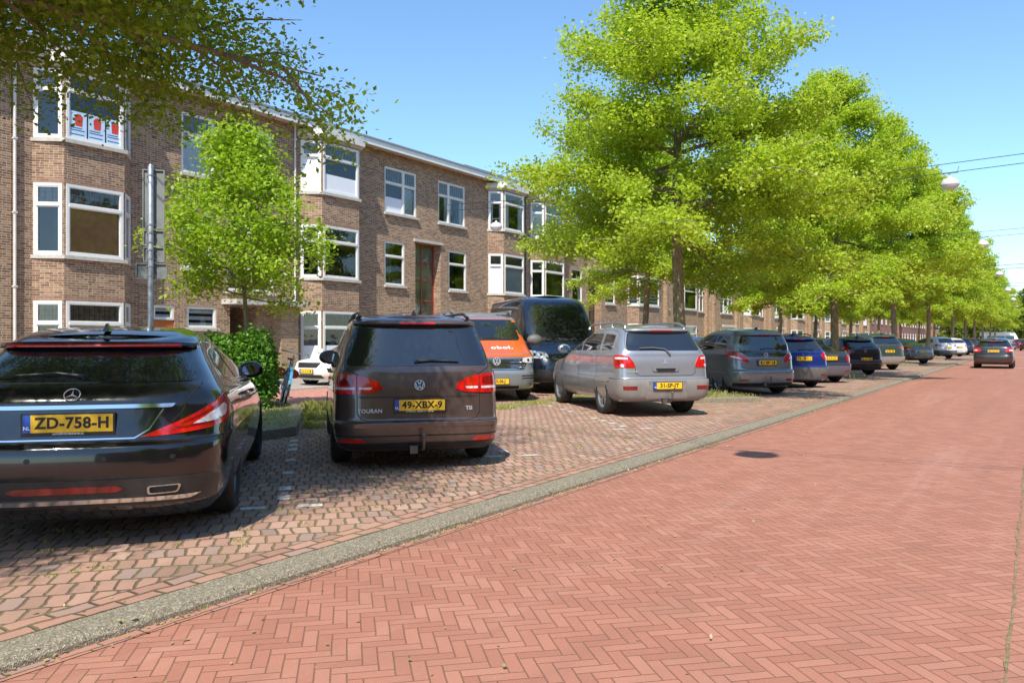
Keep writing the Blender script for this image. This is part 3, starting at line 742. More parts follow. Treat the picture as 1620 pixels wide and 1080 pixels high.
# ------------------------------------------------------------ trees
def tree_mesh(seed, H, Rd, tr, base, nl, leaf, droop=.2, dens=1.0, bias=None, keep=None, extra=()):
    rg = random.Random(seed); nr = np.random.default_rng(seed)
    mb = MB(); lean = [(0, 0)]
    zs = [0, .12, .5, 1.2, 2.2]; 
    while zs[-1] < H - .6: zs.append(zs[-1] + 1.0)
    pts = []; rad = []; ax = rg.uniform(-.03, .03); ay = rg.uniform(-.03, .03)
    for z in zs:
        pts.append((ax * z + .05 * math.sin(z * .8 + seed), ay * z + .05 * math.cos(z * .7 + seed), z - .1))
        rad.append(max(.02, tr * max(0, 1 - z / H) ** .75 + (.12 if z < .1 else .04 if z < .3 else 0) * tr / .16))
    mb.tube(pts, rad, 10)
    P = np.array(pts)
    def trunk(z):
        return np.array([np.interp(z, P[:, 2], P[:, 0]), np.interp(z, P[:, 2], P[:, 1]), z])
    C = []; n_l = int(46 + 16 * dens)
    for i in range(n_l + len(extra)):
        s = (i + rg.uniform(-.3, .3)) / n_l; s = min(max(s, 0), .99); z = base + (H - base) * s
        az = i * 2.39996 + rg.uniform(-.4, .4); L = Rd * (max(0, 1 - s) ** .76) * (.82 + .18 * min(1, s / .15)) * rg.uniform(.80, 1.14) + .25
        if bias: L *= bias(az, s)
        X = extra[i - n_l] if i >= n_l else None
        if X: az, z, L, s = R(X[0]), X[1], X[2], .3
        el = R(X[3]) if X else R(4 - droop * 22 * (1 - s) + 46 * s ** 1.2 + rg.uniform(-12, 12)); p = trunk(z); q = [tuple(p)]
        d = np.array([math.cos(az) * math.cos(el), math.sin(az) * math.cos(el), math.sin(el)]); k = 6
        for j in range(k):
            d = d + nr.normal(0, .06, 3); d[2] += .05 - droop * .16; d /= np.linalg.norm(d); q.append(tuple(np.array(q[-1]) + d * L / k))
        if keep:
            ok = keep(np.array(q)); m_ = max(2, (list(ok).index(False) if False in ok else len(q))); q = q[:m_]; k = len(q) - 1; d = 0; L = L * k / 6
        r0 = tr * .42 * (L / Rd) ** .8 * (1 - s * .4)
        mb.tube(q, [max(.006, r0 * (1 - j / (k + .6))) for j in range(k + 1)], 5, cap=False)
        Q = np.array(q); ns = int((4 + L * 2.0) * dens)
        for j in range(ns):
            t = .18 + .82 * (j + rg.random()) / ns; f = t * k; a = int(min(f, k - 1)); p0 = Q[a] + (Q[a + 1] - Q[a]) * (f - a)
            dr = Q[a + 1] - Q[a]; dr = dr / np.linalg.norm(dr); sd = np.array([-dr[1], dr[0], 0]) * (1 if j % 2 else -1)
            d2 = dr * rg.uniform(.4, .9) + sd * rg.uniform(.5, 1.1) + np.array([0, 0, rg.uniform(-.4, .5)]); d2 /= np.linalg.norm(d2)
            l2 = (L * .36 * (1.15 - t * .7) + .15) * rg.uniform(.6, 1.2)
            mid = p0 + d2 * l2 * .55 + np.array([0, 0, rg.uniform(-.03, .05)]); end = p0 + d2 * l2 + np.array([0, 0, -.10 * l2])
            if keep and not keep(np.array([p0, end])).all(): continue
            mb.tube([tuple(p0), tuple(mid), tuple(end)], [max(.004, r0 * .28), max(.003, r0 * .18), .003], 4, cap=False)
            for c in range(max(2, int(l2 * 4.5))):
                w_ = rg.uniform(.15, 1.08); C.append(p0 + d2 * l2 * w_ + nr.normal(0, .06, 3) + np.array([0, 0, -.10 * l2 * w_ ** 2]))
    C = np.array(C); C = C[keep(C)] if keep else C; per = max(1, nl // len(C)); n = per * len(C)
    c = np.repeat(C, per, 0) + nr.normal(0, 1, (n, 3)) * np.array([.16, .16, .13])
    return mb, leaves(c, leaf, nr)
def leaves(c, leaf, nr, up=.9):
    n = len(c); d = nr.normal(0, 1, (n, 3)); d[:, 2] *= .5; d[:, 2] -= .25; d /= np.linalg.norm(d, axis=1)[:, None]
    u = nr.normal(0, .55, (n, 3)) + np.array([0, 0, up]); s = np.cross(d, u); s /= np.linalg.norm(s, axis=1)[:, None] + 1e-6
    nn_ = np.cross(s, d); L = (leaf * nr.uniform(.65, 1.25, n))[:, None]; W_ = L * nr.uniform(.26, .40, n)[:, None]
    V = np.stack([c, c + d * L * .35 + s * W_ - nn_ * L * .06, c + d * L, c + d * L * .45 - s * W_ - nn_ * L * .06], 1)
    V[:, 2] -= nn_ * L * .14
    k = np.arange(n)[:, None] * 4; F = np.concatenate([k + [0, 1, 2], k + [0, 2, 3]], 0)
    return V.reshape(-1, 3), F
TREES = {}
def tree(key, x, y, label, cat='tree', group=None, rz=0, scale=1, leafm=None, z=0, name='street_tree', zs=None, **k):
    r = empty(name, (x, y, z), rz, label=label, cat=cat, group=group); r.scale = (scale, scale, zs or scale)
    if key not in TREES:
        mb, (V, F) = tree_mesh(**k); t = mb.build('trunk', BARK, r, smooth=60)
        cme = mesh_np('crown', V, F, [leafm or LEAF]); c = link('crown', cme, r); TREES[key] = (t.data, cme)
    else: link('trunk', TREES[key][0], r); link('crown', TREES[key][1], r)
    return r
G1 = 'pin oaks in the planting islands along the parking row'; G2 = 'pin oaks behind the rear parking row'
tree('A', 18.0, 7.05, 'tallest near pin oak with pale mossy trunk, rising behind the silver SUV', group=G1, seed=3, H=10.8, Rd=4.05, tr=.165, base=3.75, nl=150000, leaf=.095, droop=.4, dens=1.25, z=.1)
tree('B', 30.0, 5.9, 'pin oak with a bicycle leaning at its trunk, beside the dark saloon', group=G1, seed=5, H=10.3, Rd=4.2, tr=.16, base=3.75, nl=135000, leaf=.11, droop=.4, dens=1.1, z=.1)
def _b(az, s):                     # the near tree: limbs shortened for an open view and to keep shade off the road
    a = (az % 6.2832); a = a - 6.2832 if a > 3.1416 else a
    d = abs(a - R(-85)); return 1 - (.16 if s > .16 else .5) * max(0, 1 - d / R(85))
def _k(C):  # crown shape pruned so its cast shadow stops at the kerb
    x, y, z = C[:, 0], C[:, 1] + 7.2, C[:, 2]
    return (y + .27 * z > 3.7 - .5 * np.sin(x * 1.7) * np.cos(x * .6 + 1)) & ~((z < 5.2) & (x > .96 * y + .15)) & ~((z < 3.45) & (x < 4.0) & (x > 1.2)) 
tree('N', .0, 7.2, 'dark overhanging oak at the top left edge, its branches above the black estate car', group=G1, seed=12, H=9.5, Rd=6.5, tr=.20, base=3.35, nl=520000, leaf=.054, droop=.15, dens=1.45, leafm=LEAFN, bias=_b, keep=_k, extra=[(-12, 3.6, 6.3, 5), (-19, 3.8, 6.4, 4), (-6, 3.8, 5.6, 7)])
tree('Y', 9.76, 12.35, 'small young bright green tree growing from the clipped hedge', group='young trees', seed=8, H=4.9, Rd=1.5, tr=.06, base=2.05, nl=19000, leaf=.092, droop=.1, leafm=LEAFY, dens=.45, z=.1)
tree('C', 46, 6.2, 'third pin oak of the front row, beside the dark green crossover', group=G1, seed=21, H=12.6, Rd=4.25, tr=.16, base=4.1, nl=85000, leaf=.145, droop=.4, dens=1.0)
for i, (x, y, s, rz) in enumerate([(59.5, 6, .97, 1.0), (78, 6, .97, 2.2), (94, 6, .98, 3.4), (110, 6, 1, 4.1), (128, 6, 1, 5), (146, 6, 1, 1.5), (166, 6, 1.05, 2.9)]):
    tree('C', x, y, ['fourth pin oak of the front row, behind the grey saloon', 'fifth pin oak of the front row, beyond the white crossover', 'far pin oak of the front row standing left of the white van', 'far pin oak of the front row just before the white van', 'far pin oak at the narrow end of the front row', 'distant pin oak nearest the hanging lamps', 'last pin oak of the front row'][i], group=G1, rz=rz, scale=s)
for i, (x, s, rz) in enumerate([(27.8, .82, .4), (46.6, .85, 1.9), (55.5, .85, 2.5), (68, .9, 3.3), (82, .9, 4.4), (96, .95, .2), (112, .95, 1.3), (130, 1, 2)]):
    tree('C' if i else 'B2', x, 12.3, ['rear row oak with a thin dark trunk left of the thick pale trunk', 'rear row oak seen above the blue estate car', 'rear row oak just left of the bicycle tree', 'rear row oak behind the black hatchback', 'rear row oak in front of the red brick block', 'distant rear row oak beyond the red brick block', 'distant rear row oak behind the white crossover', 'last oak of the rear row'][i], group=G2, rz=rz, scale=s,
         **(dict() if i else dict(seed=31, H=11.2, Rd=4.2, tr=.17, base=4.4, nl=60000, leaf=.14, droop=.4, dens=1.0)))
# far trees at the end of the street and reflected trees across the road
for i, (x, y, s) in enumerate([(200, 1, 1.3), (215, -4, 1.25), (190, 9, 1.2), (232, 4, 1.3), (205, 14, 1.2), (240, -2, 1.4)]):
    tree('F', x, y, ['distant tree over the road end, right of the white van', 'rightmost distant tree at the road end', 'distant tree above the white van', 'distant tree behind the road end traffic', 'distant tree left of the white van', 'tallest distant tree on the skyline at the right'][i], group='distant trees closing the street', scale=s, rz=i, seed=40, H=9, Rd=4.6, tr=.2, base=1.6, nl=16000, leaf=.34, droop=.3, dens=.8, leafm=YG)
for i, (x, y) in enumerate([(-7, -8.5), (3.5, -10), (20, -10.5)]):
    tree('C', x, y, ['oak across the road, left of the photographer, seen only in reflections', 'oak across the road behind the photographer, seen only in reflections', 'oak across the road right of the photographer, seen only in reflections'][i], group='oaks across the road', scale=.78, rz=i * 1.7)
# hedge
def hedge(x, y, label):
    r = empty('hedge', (x, y, .1), AX - R(90), label=label, cat='hedge'); nr = np.random.default_rng(2)
    n = 24000; th = nr.uniform(0, 2 * np.pi, n); ph = np.arcsin(nr.uniform(-.1, 1, n)); k = nr.uniform(.74, 1.02, n) + .10 * (nr.random(n) > .93)
    ex = lambda v: np.sign(v) * np.abs(v) ** .55
    c = np.stack([0.66 * k * ex(np.cos(th)) * np.cos(ph) ** .4, .55 * k * ex(np.sin(th)) * np.cos(ph) ** .4, .12 + 1.26 * k * ex(np.sin(ph))], 1)
    c += .05 * np.sin(c[:, [1, 2, 0]] * 6); V, F = leaves(c, .075, nr, .5)
    link('foliage', mesh_np('foliage', V, F, [LEAFH]), r)
    b = MB(); rg = random.Random(3)
    for i in range(40):
        a, q = rg.uniform(-.6, .6), rg.uniform(-.35, .35); b.tube([(a * .5, q * .5, 0), (a * .8, q * .8, .6), (a, q, 1.25)], [.018, .012, .005], 5)
    b.build('stems', BARK, r)
hedge(9.3, 12.05, 'clipped green hedge around the young tree, behind the black estate car')
# climber at the wall base

nr = np.random.default_rng(77); n = 900
c = np.stack([1 + 22 * nr.random(n) ** 1.2, np.where(nr.random(n) < .45, 3.64 + nr.normal(0, .02, n), nr.uniform(1.2, 8.5, n)), np.zeros(n)], 1)
c[:, 2] = np.where(c[:, 1] < 3.67, -.045, .012); V, F = leaves(c, .028, nr, 6.0)
o = link('leaf_litter', mesh_np('leaf_litter', V, F, [leafmat('dry leaf bits', (.30, .20, .08), (.42, .33, .14), (.50, .44, .22), .2)])); o['kind'] = 'stuff'
# ------------------------------------------------------------ vehicles
CG = pm('car glass', (.012, .014, .017), .02, coat=1, var=.2, scale=1.5, spec=.9)
RED = pm('red lens', (.55, .008, .006), .08, coat=1, var=.35, scale=16)
REDD = pm('dark red lens', (.22, .004, .004), .10, coat=1, var=.3, scale=12)
CLEAR = pm('clear lens', (.70, .69, .70), .10, metal=.1, coat=1, var=.35, scale=30)
CHROME = pm('chrome', (.72, .73, .75), .10, metal=1, var=.03); SILV = pm('silver badge', (.60, .61, .63), .38, metal=.55, var=.03); MIRR = pm('mirror glass', (.30, .33, .37), .03, metal=1, var=.03)
BLKP = pm('black plastic', (.022, .022, .023), .42, var=.25, scale=9)
GREYP = pm('grey plastic', (.13, .125, .12), .5, var=.15, scale=7)
RUB = pm('tyre rubber', (.028, .026, .024), .78, var=.35, scale=12, bmp=.004)
SEAM = pm('panel gap', (.006, .006, .006), .7)
RIMS = pm('silver rim', (.42, .42, .42), .35, metal=.8, var=.15); RIMB = pm('black rim', (.018, .018, .019), .25, metal=.2, coat=1)
YEL = pm('yellow plate', (.82, .50, .02), .45, var=.04); BLU = pm('plate blue', (.02, .09, .42), .45); INK = pm('plate ink', (.012, .012, .012), .5); WTX = pm('white lettering', (.85, .85, .85), .4)
UNDER = pm('dark underbody', (.010, .010, .010), .9)
def pchip(t, Y, tt):
    h = np.diff(t)[:, None]; d = np.diff(Y, axis=0) / h; m = np.zeros_like(Y)
    a = d[:-1] * d[1:]; w1 = 2 * h[1:] + h[:-1]; w2 = h[1:] + 2 * h[:-1]
    with np.errstate(all='ignore'): mm = (w1 + w2) / (w1 / d[:-1] + w2 / d[1:])
    m[1:-1] = np.where(a > 0, mm, 0); m[0] = d[0]; m[-1] = d[-1]
    i = np.clip(np.searchsorted(t, tt, side='right') - 1, 0, len(t) - 2); hh = h[i]; s = ((tt - t[i])[:, None]) / hh
    return (2 * s**3 - 3 * s**2 + 1) * Y[i] + (s**3 - 2 * s**2 + s) * hh * m[i] + (-2 * s**3 + 3 * s**2) * Y[i + 1] + (s**3 - s**2) * hh * m[i + 1]
def resamp(P, n):
    d = np.concatenate([[0], np.cumsum(np.hypot(*np.diff(P, axis=0).T))]); q = np.linspace(0, d[-1], n)
    return np.stack([np.interp(q, d, P[:, 0]), np.interp(q, d, P[:, 1])], 1)
def rp(poly, r=.03, n=4):
    out = []; k = len(poly)
    for i in range(k):
        p, a, b = Vector(poly[i]), Vector(poly[i - 1]), Vector(poly[(i + 1) % k]); u, v = a - p, b - p
        q = min(r, u.length * .45, v.length * .45); s, e = p + u.normalized() * q, p + v.normalized() * q
        for j in range(n + 1):
            t = j / n; out.append(tuple(s * (1 - t)**2 + p * 2 * t * (1 - t) + e * t * t))
    return out
def circ(cx, cy, r, n=14, ry=None): return [(cx + r * math.cos(6.2832 * i / n), cy + (ry or r) * math.sin(6.2832 * i / n)) for i in range(n)]
class Car:
    KR, KS, KF = 30, 26, 30
    def __init__(s, label, x, y, az, levels, L, crown=.03, cat='car', name='parked_car', group='cars parked in the angled bays', z=0, bow=.05, sub=5):
        s.L = L; s.root = empty(name, (x, y, z), az, label=label, cat=cat, group=group)
        rows = []
        for lv in levels:
            zr, xr, xf, hw = lv[:4]; o = lv[4] if len(lv) > 4 else {}
            dr, df, a, b = o.get('dr', .5), o.get('df', .85), o.get('nr', 4.6), o.get('nf', 3.2); zf = o.get('zf', zr)
            th = np.linspace(0, math.pi / 2, 260)
            ra = np.stack([xr + dr * (1 - np.cos(th).clip(0) ** (2 / a)), hw * np.sin(th).clip(0) ** (2 / a)], 1)
            fa = np.stack([xf - df * (1 - np.cos(th).clip(0) ** (2 / b)), hw * np.sin(th).clip(0) ** (2 / b)], 1)[::-1]
            ra, fa = resamp(ra, s.KR), resamp(fa, s.KF); sx = np.linspace(ra[-1, 0], fa[0, 0], s.KS + 2)[1:-1]
            P = np.concatenate([ra, np.stack([sx, np.full(s.KS, hw)], 1), fa]); q = (P[:, 0] - L / 2) / (L / 2)
            P[:, 1] *= 1 - bow * q**2 * (1 - .4 * (q < 0))
            t = np.clip((P[:, 0] - .18 * L) / (.66 * L), 0, 1); zz = zr + (zf - zr) * t
            xm = (xr + xf) / 2; zz = zz + o.get('arch', 0) * (1 - ((P[:, 0] - xm) / ((xf - xr) / 2))**2)
            rows.append(np.column_stack([P, zz]))
        A = np.array(rows); K = A.shape[1]; dist = np.linalg.norm(np.diff(A, axis=0), axis=2).mean(1) + 1e-4
        t = np.concatenate([[0], np.cumsum(dist)]); tt = np.unique(np.concatenate([np.linspace(a, b, sub + 1) for a, b in zip(t, t[1:])]))
        s.C = pchip(t, A.reshape(len(rows), -1), tt).reshape(len(tt), K, 3); s.K = K; s.crown = crown; s._sl = {}
        s.ztop = s.C[-1, :, 2].mean()
    def slice(s, z):
        z = round(float(z), 4)
        if z not in s._sl:
            P = np.empty((s.K, 2))
            for k in range(s.K):
                c = s.C[:, k]; zz = np.maximum.accumulate(c[:, 2]) + np.arange(len(c)) * 1e-7
                P[k] = np.interp(z, zz, c[:, 0]), np.interp(z, zz, c[:, 1])
            sl = np.concatenate([[0], np.cumsum(np.hypot(*np.diff(P, axis=0).T))]); s._sl[z] = (P, sl)
        return s._sl[z]
    def S(s, kind, a, z, side=1):
        P, sl = s.slice(z)
        if kind == 'r':
            m = int(np.argmax(P[:, 1] > P[:, 1].max() * .992)) + 1; y = abs(a); return Vector((np.interp(y, P[:m, 1], P[:m, 0]), y * (1 if a >= 0 else -1), z))
        if kind == 'f':
            Q = P[::-1]; m = int(np.argmax(Q[:, 1] > Q[:, 1].max() * .992)) + 1; y = abs(a); return Vector((np.interp(y, Q[:m, 1], Q[:m, 0]), y * (1 if a >= 0 else -1), z))
        if kind == 's':
            q = abs(a); return Vector((np.interp(q, sl, P[:, 0]), np.interp(q, sl, P[:, 1]) * (1 if a >= 0 else -1), z))
        if kind == 'e':                     # arc length measured from the front centre
            q = sl[-1] - abs(a); return Vector((np.interp(q, sl, P[:, 0]), np.interp(q, sl, P[:, 1]) * (1 if a >= 0 else -1), z))
        return Vector((a, np.interp(a, P[:, 0], P[:, 1]) * side, z))
    def Nm(s, kind, a, z, side=1):
        e = .012; p = s.S(kind, a, z, side)
        u = s.S(kind, a + e, z, side) - s.S(kind, a - e, z, side); v = s.S(kind, a, z + e, side) - s.S(kind, a, z - e, side)
        n = u.cross(v)
        if n.length < 1e-9: n = Vector((-1 if kind in 'rs' else 1, 0, 0))
        n.normalize(); out = Vector((p.x - s.L / 2, p.y * 2.5, (p.z - .7) * .8))
        return n if n.dot(out) > 0 else -n
    def body(s, mat, wheels=None, wr=.32, hw=.9, name='body'):
        C = s.C; V, K, _ = C.shape
        R_ = C[:, ::-1].copy(); R_[:, :, 1] *= -1; F = np.concatenate([C, R_[:, 1:-1]], 1); U = F.shape[1]
        vs = F.reshape(-1, 3).tolist(); fs = []
        for i in range(V - 1):
            for j in range(U):
                k = (j + 1) % U; fs.append((i * U + j, i * U + k, (i + 1) * U + k, (i + 1) * U + j))
        def cap(row, cr, flip):
            base = row * U; idx = []; n = 6
            for k in range(K):
                l = base + k; r = base + (U - k) % U if 0 < k < K - 1 else l; line = [l]
                if 0 < k < K - 1:
                    P, Q = vs[l], vs[r]
                    for q in range(1, n):
                        t = q / n; vs.append([P[0] + (Q[0] - P[0]) * t, P[1] + (Q[1] - P[1]) * t, P[2] + cr * (1 - (2 * t - 1)**2) * min(1, min(k, K - 1 - k) / 10)]); line.append(len(vs) - 1)
                    line.append(r)
                else: line = [l] * (n + 1)
                idx.append(line)
            for k in range(K - 1):
                for q in range(n):
                    f = []
                    for a in (idx[k][q], idx[k][q + 1], idx[k + 1][q + 1], idx[k + 1][q]):
                        if a not in f: f.append(a)
                    if len(f) > 2: fs.append(tuple(f[::-1] if flip else f))
        cap(V - 1, s.crown, True); cap(0, 0, False)
        me = bpy.data.meshes.new(name); me.from_pydata(vs, [], fs); me.materials.append(mat)
        bm = bmesh.new(); bm.from_mesh(me); bmesh.ops.remove_doubles(bm, verts=bm.verts, dist=1e-5); bmesh.ops.recalc_face_normals(bm, faces=bm.faces); bm.to_mesh(me); bm.free()
        o = link(name, me, s.root)
        if wheels:
            mb = MB()
            for x in wheels:
                for sd in (1, -1):
                    y0 = sd * (hw - .27); y1 = sd * (hw + .3); n = 40
                    vv = [(x + (wr + .05) * math.cos(6.28319 * i / n), y, wr + .012 + (wr + .05) * math.sin(6.28319 * i / n)) for y in (y0, y1) for i in range(n)]
                    mb.add(vv, [tuple(range(n)), tuple(range(2 * n - 1, n - 1, -1))] + [(i, n + i, n + (i + 1) % n, (i + 1) % n) for i in range(n)], UNDER)
            cut = mb.build('cut'); bm = bmesh.new(); bm.from_mesh(cut.data); bmesh.ops.recalc_face_normals(bm, faces=bm.faces); bm.to_mesh(cut.data); bm.free()
            me.materials.append(UNDER); md = o.modifiers.new('b', 'BOOLEAN'); md.object = cut; md.operation = 'DIFFERENCE'; md.solver = 'EXACT'; md.material_mode = 'TRANSFER'
            dg = bpy.context.evaluated_depsgraph_get(); dg.update(); nm_ = bpy.data.meshes.new_from_object(o.evaluated_get(dg)); o.modifiers.clear(); o.data = nm_; nm_.name = name
            bpy.data.objects.remove(cut)
        me = o.data; me.polygons.foreach_set('use_smooth', [True] * len(me.polygons)); me.update(); me.set_sharp_from_angle(angle=R(38))
        s.bodyo = o; return o
    def patch(s, kind, poly, mat, name, off=.003, side=1, mir=False, parent=None, skirt=.012, step=.045, r=0, label=None):
        if r: poly = rp(poly, r)
        res = []
        for sg in ((1, -1) if mir else (1,)):
            B = []
            for a, b in zip(poly, poly[1:] + poly[:1]):
                d = math.hypot(b[0] - a[0], b[1] - a[1]); n = max(1, int(math.ceil(d / step)))
                B += [Vector((a[0] + (b[0] - a[0]) * i / n, a[1] + (b[1] - a[1]) * i / n)) for i in range(n)]
            n = len(B); xs = [p.x for p in B]; ys = [p.y for p in B]; I = []
            Pp = [tuple(p) for p in B]
            gx = np.arange(min(xs) + step * .6, max(xs), step); gy = np.arange(min(ys) + step * .6, max(ys), step)
            for a in gx:
                for b in gy:
                    if inpoly((a, b), Pp) and min((a - p.x)**2 + (b - p.y)**2 for p in B) > (step * .4)**2: I.append(Vector((float(a), float(b))))
            vv, ee, ff, *_ = delaunay_2d_cdt(B + I, [(i, (i + 1) % n) for i in range(n)], [], 1, 1e-6)
            vs = []; 
            for v in vv:
                if kind == 'x': p, q = s.S('x', v.x, v.y, side * sg), s.Nm('x', v.x, v.y, side * sg)
                else: p, q = s.S(kind, v.x * sg, v.y), s.Nm(kind, v.x * sg, v.y)
                vs.append((p, q))
            V = [p + q * off for p, q in vs]; F = [tuple(f) for f in ff]
            ec = {}
            for f in F:
                for i in range(len(f)): e = tuple(sorted((f[i], f[(i + 1) % len(f)]))); ec[e] = ec.get(e, 0) + 1
            mp = {}
            for e, c in ec.items():
                if c == 1:
                    for v in e:
                        if v not in mp: mp[v] = len(V); V.append(vs[v][0] + vs[v][1] * (off - skirt))
                    F.append((e[0], e[1], mp[e[1]], mp[e[0]]))
            me = bpy.data.meshes.new(name); me.from_pydata(V, [], F); me.materials.append(mat)
            bm = bmesh.new(); bm.from_mesh(me); bmesh.ops.recalc_face_normals(bm, faces=bm.faces)
            f0 = max(bm.faces, key=lambda f: f.calc_area()); 
            bm.normal_update()
            k = min(range(len(vs)), key=lambda i: (vs[i][0] - f0.calc_center_median()).length)
            if f0.normal.dot(vs[k][1]) < 0: bmesh.ops.reverse_faces(bm, faces=bm.faces)
            bm.to_mesh(me); bm.free()
            me.polygons.foreach_set('use_smooth', [True] * len(me.polygons)); me.update(); me.set_sharp_from_angle(angle=R(40))
            o = link(name, me, parent or s.root); res.append(o)
            if label: o['label'] = label
        return res if mir else res[0]
    def line(s, paths, w=.006, mat=None, name='panel_gap', off=.0016, parent=None, step=.03):
        outs = []
        for (kind, pts, *sd) in paths:
            for sg in (sd if sd else (1,)):
                mb = MB(); q = []
                for a, b in zip(pts, pts[1:]):
                    n = max(1, int(math.hypot(b[0] - a[0], b[1] - a[1]) / step)); q += [(a[0] + (b[0] - a[0]) * i / n, a[1] + (b[1] - a[1]) * i / n) for i in range(n)]
                q.append(pts[-1]); PN = [((s.S('x', a, z, sg), s.Nm('x', a, z, sg)) if kind == 'x' else (s.S(kind, a * sg, z), s.Nm(kind, a * sg, z))) for a, z in q]
                vs = []
                for i, (p, nrm) in enumerate(PN):
                    t = PN[min(i + 1, len(PN) - 1)][0] - PN[max(i - 1, 0)][0]; u = t.cross(nrm).normalized() * w / 2; vs += [p + nrm * off - u, p + nrm * off + u]
                mb.add(vs, [(2 * i, 2 * i + 1, 2 * i + 3, 2 * i + 2) for i in range(len(PN) - 1)]); outs.append(mb.build(name, mat or SEAM, parent or s.root))
        return outs[0]
    def frame(s, kind, a, z, off=.004, side=1, flat=False):
        p = s.S(kind, a, z, side); n = s.Nm(kind, a, z, side)
        if flat: n = Vector((-1 if kind in 'rs' else 1, 0, 0))
        X = Vector((0, 0, 1)).cross(n).normalized(); Y = n.cross(X); p = p + n * off
        return Matrix(((X.x, Y.x, n.x, p.x), (X.y, Y.y, n.y, p.y), (X.z, Y.z, n.z, p.z), (0, 0, 0, 1)))
    def put(s, mb, M, name, mat, parent=None, smooth=30, bev=0):
        o = mb.build(name, mat, parent or s.root, smooth=smooth, bev=bev); o.data.transform(M); return o
    def plate(s, kind, a, z, txt, w=.52, h=.112, off=.018, frame=True, bars=None, sub=None, tilt=0, tx=(.024, .98)):
        M = s.frame(kind, a, z, off, flat=True) @ Matrix.Rotation(tilt, 4, 'X')
        hb = MB(); hb.box(-w / 2 - .012, w / 2 + .012, -h / 2 - .022, h / 2 + .008, -.02, -.002)
        H_ = s.put(hb, M, 'plate_holder', BLKP)
        p = s.put(MB().box(-w / 2 + .045, w / 2, -h / 2, h / 2, -.002, .002), M, 'number_plate', YEL, H_)
        s.put(MB().box(-w / 2, -w / 2 + .045, -h / 2, h / 2, -.002, .002), M, 'country_band', BLU, H_)
        if txt:
            text('lettering', txt, .098, INK, H_, M @ Matrix.Translation((tx[0], .000, .003)) @ Matrix.Diagonal((tx[1], 1, 1, 1)), bold=.03, spacing=1.06)
            text('country_letters', 'NL', .032, WTX, H_, M @ Matrix.Translation((-w / 2 + .0225, -h * .25, .003)))
            if sub: text('dealer_lettering', sub, .016, WTX, H_, M @ Matrix.Translation((0, -h / 2 - .010, .0)))
        elif bars:
            b = MB(); x = -w / 2 + .085; rg = random.Random(bars)
            for i in range(8):
                if i in (2, 5): b.box(x, x + .022, -.005, .006, .002, .0035); x += .045; continue
                b.box(x, x + .034, -.036, -.025, .002, .0035); b.box(x + (0 if rg.random() < .5 else .022), x + (.012 if rg.random() < .5 else .034), -.036, .036, .002, .0035)
                if rg.random() < .6: b.box(x, x + .034, .026, .036, .002, .0035)
                x += .052
            s.put(b, M, 'lettering', INK, H_)
        return H_
    def wheel(s, x, sd, hw, r=.32, w=.21, spokes=5, rim=None, rr=None, twin=False, front=False):
        """tyre face flush with the body side; local frame at the hub"""
        rr = rr or r * .66; y0 = hw - w - .012; tb = MB()
        pr = [(rr, .015), (rr + .012, .0), (r * .86, -.006), (r * .95, .012), (r - .004, .035), (r, .06), (r, w - .06), (r - .004, w - .035), (r * .95, w - .012), (r * .86, w + .006), (rr + .012, w), (rr, w - .015)]
        tb.lathe(pr, 44, (0, 0, 0), closed=True)
        for g_ in (.07, .105, .14): tb.lathe([(r - .001, g_ - .004), (r + .0016, g_), (r - .001, g_ + .004)], 44)
        M = Matrix.Translation((x, (y0 if sd > 0 else -y0), r)) @ (Matrix.Identity(4) if sd > 0 else Matrix.Rotation(math.pi, 4, 'Z'))
        tb2 = tb.build('wheel', RUB, s.root, smooth=40); tb2.data.transform(M)
        rb = MB(); face = w - .03
        rb.lathe([(rr + .002, .02), (rr - .012, .03), (rr - .03, face - .02), (rr - .006, face), (rr + .003, face + .012), (rr + .003, .02)], 44)
        rb.lathe([(.0, face - .005), (.028, face - .005), (.045, face - .012), (.075, face - .03), (.075, .08), (0, .08)], 20)
        for i in range(spokes):
            for dv in ((-.13, .13) if twin else (0,)):
                a = 6.28319 * i / spokes + .3; c, q = math.cos(a), math.sin(a); c2, q2 = math.cos(a + dv * 1.2), math.sin(a + dv * 1.2); wd = .020 if twin else .034 * 5 / max(spokes, 5) + .008
                A = Vector((c * .04, face - .015, q * .04)); B = Vector((c2 * (rr - .012), face - .008, q2 * (rr - .012))); t = (B - A).normalized(); n = Vector((t.z, 0, -t.x)) * wd
                rb.add([A - n * .9, A + n * .9, B + n * 1.1, B - n * 1.1, A - n * .9 - Vector((0, .03, 0)), A + n * .9 - Vector((0, .03, 0)), B + n * 1.1 - Vector((0, .02, 0)), B - n * 1.1 - Vector((0, .02, 0))],
                       [(0, 1, 2, 3), (0, 4, 5, 1), (2, 6, 7, 3), (1, 5, 6, 2), (3, 7, 4, 0)])
        o = rb.build('rim', rim or RIMS, tb2, smooth=30); o.data.transform(M)
        db = MB(); db.lathe([(.0, .075), (rr - .035, .075), (rr - .035, .06), (0, .06)], 30); o2 = db.build('brake_disc', pm('brake disc', (.08, .075, .07), .5, metal=.6), tb2); o2.data.transform(M)
        return tb2
    def wheels(s, xs, hw, r=.32, w=.21, **k):
        for x in xs:
            for sd in (1, -1): s.wheel(x, sd, hw, r, w, **k)
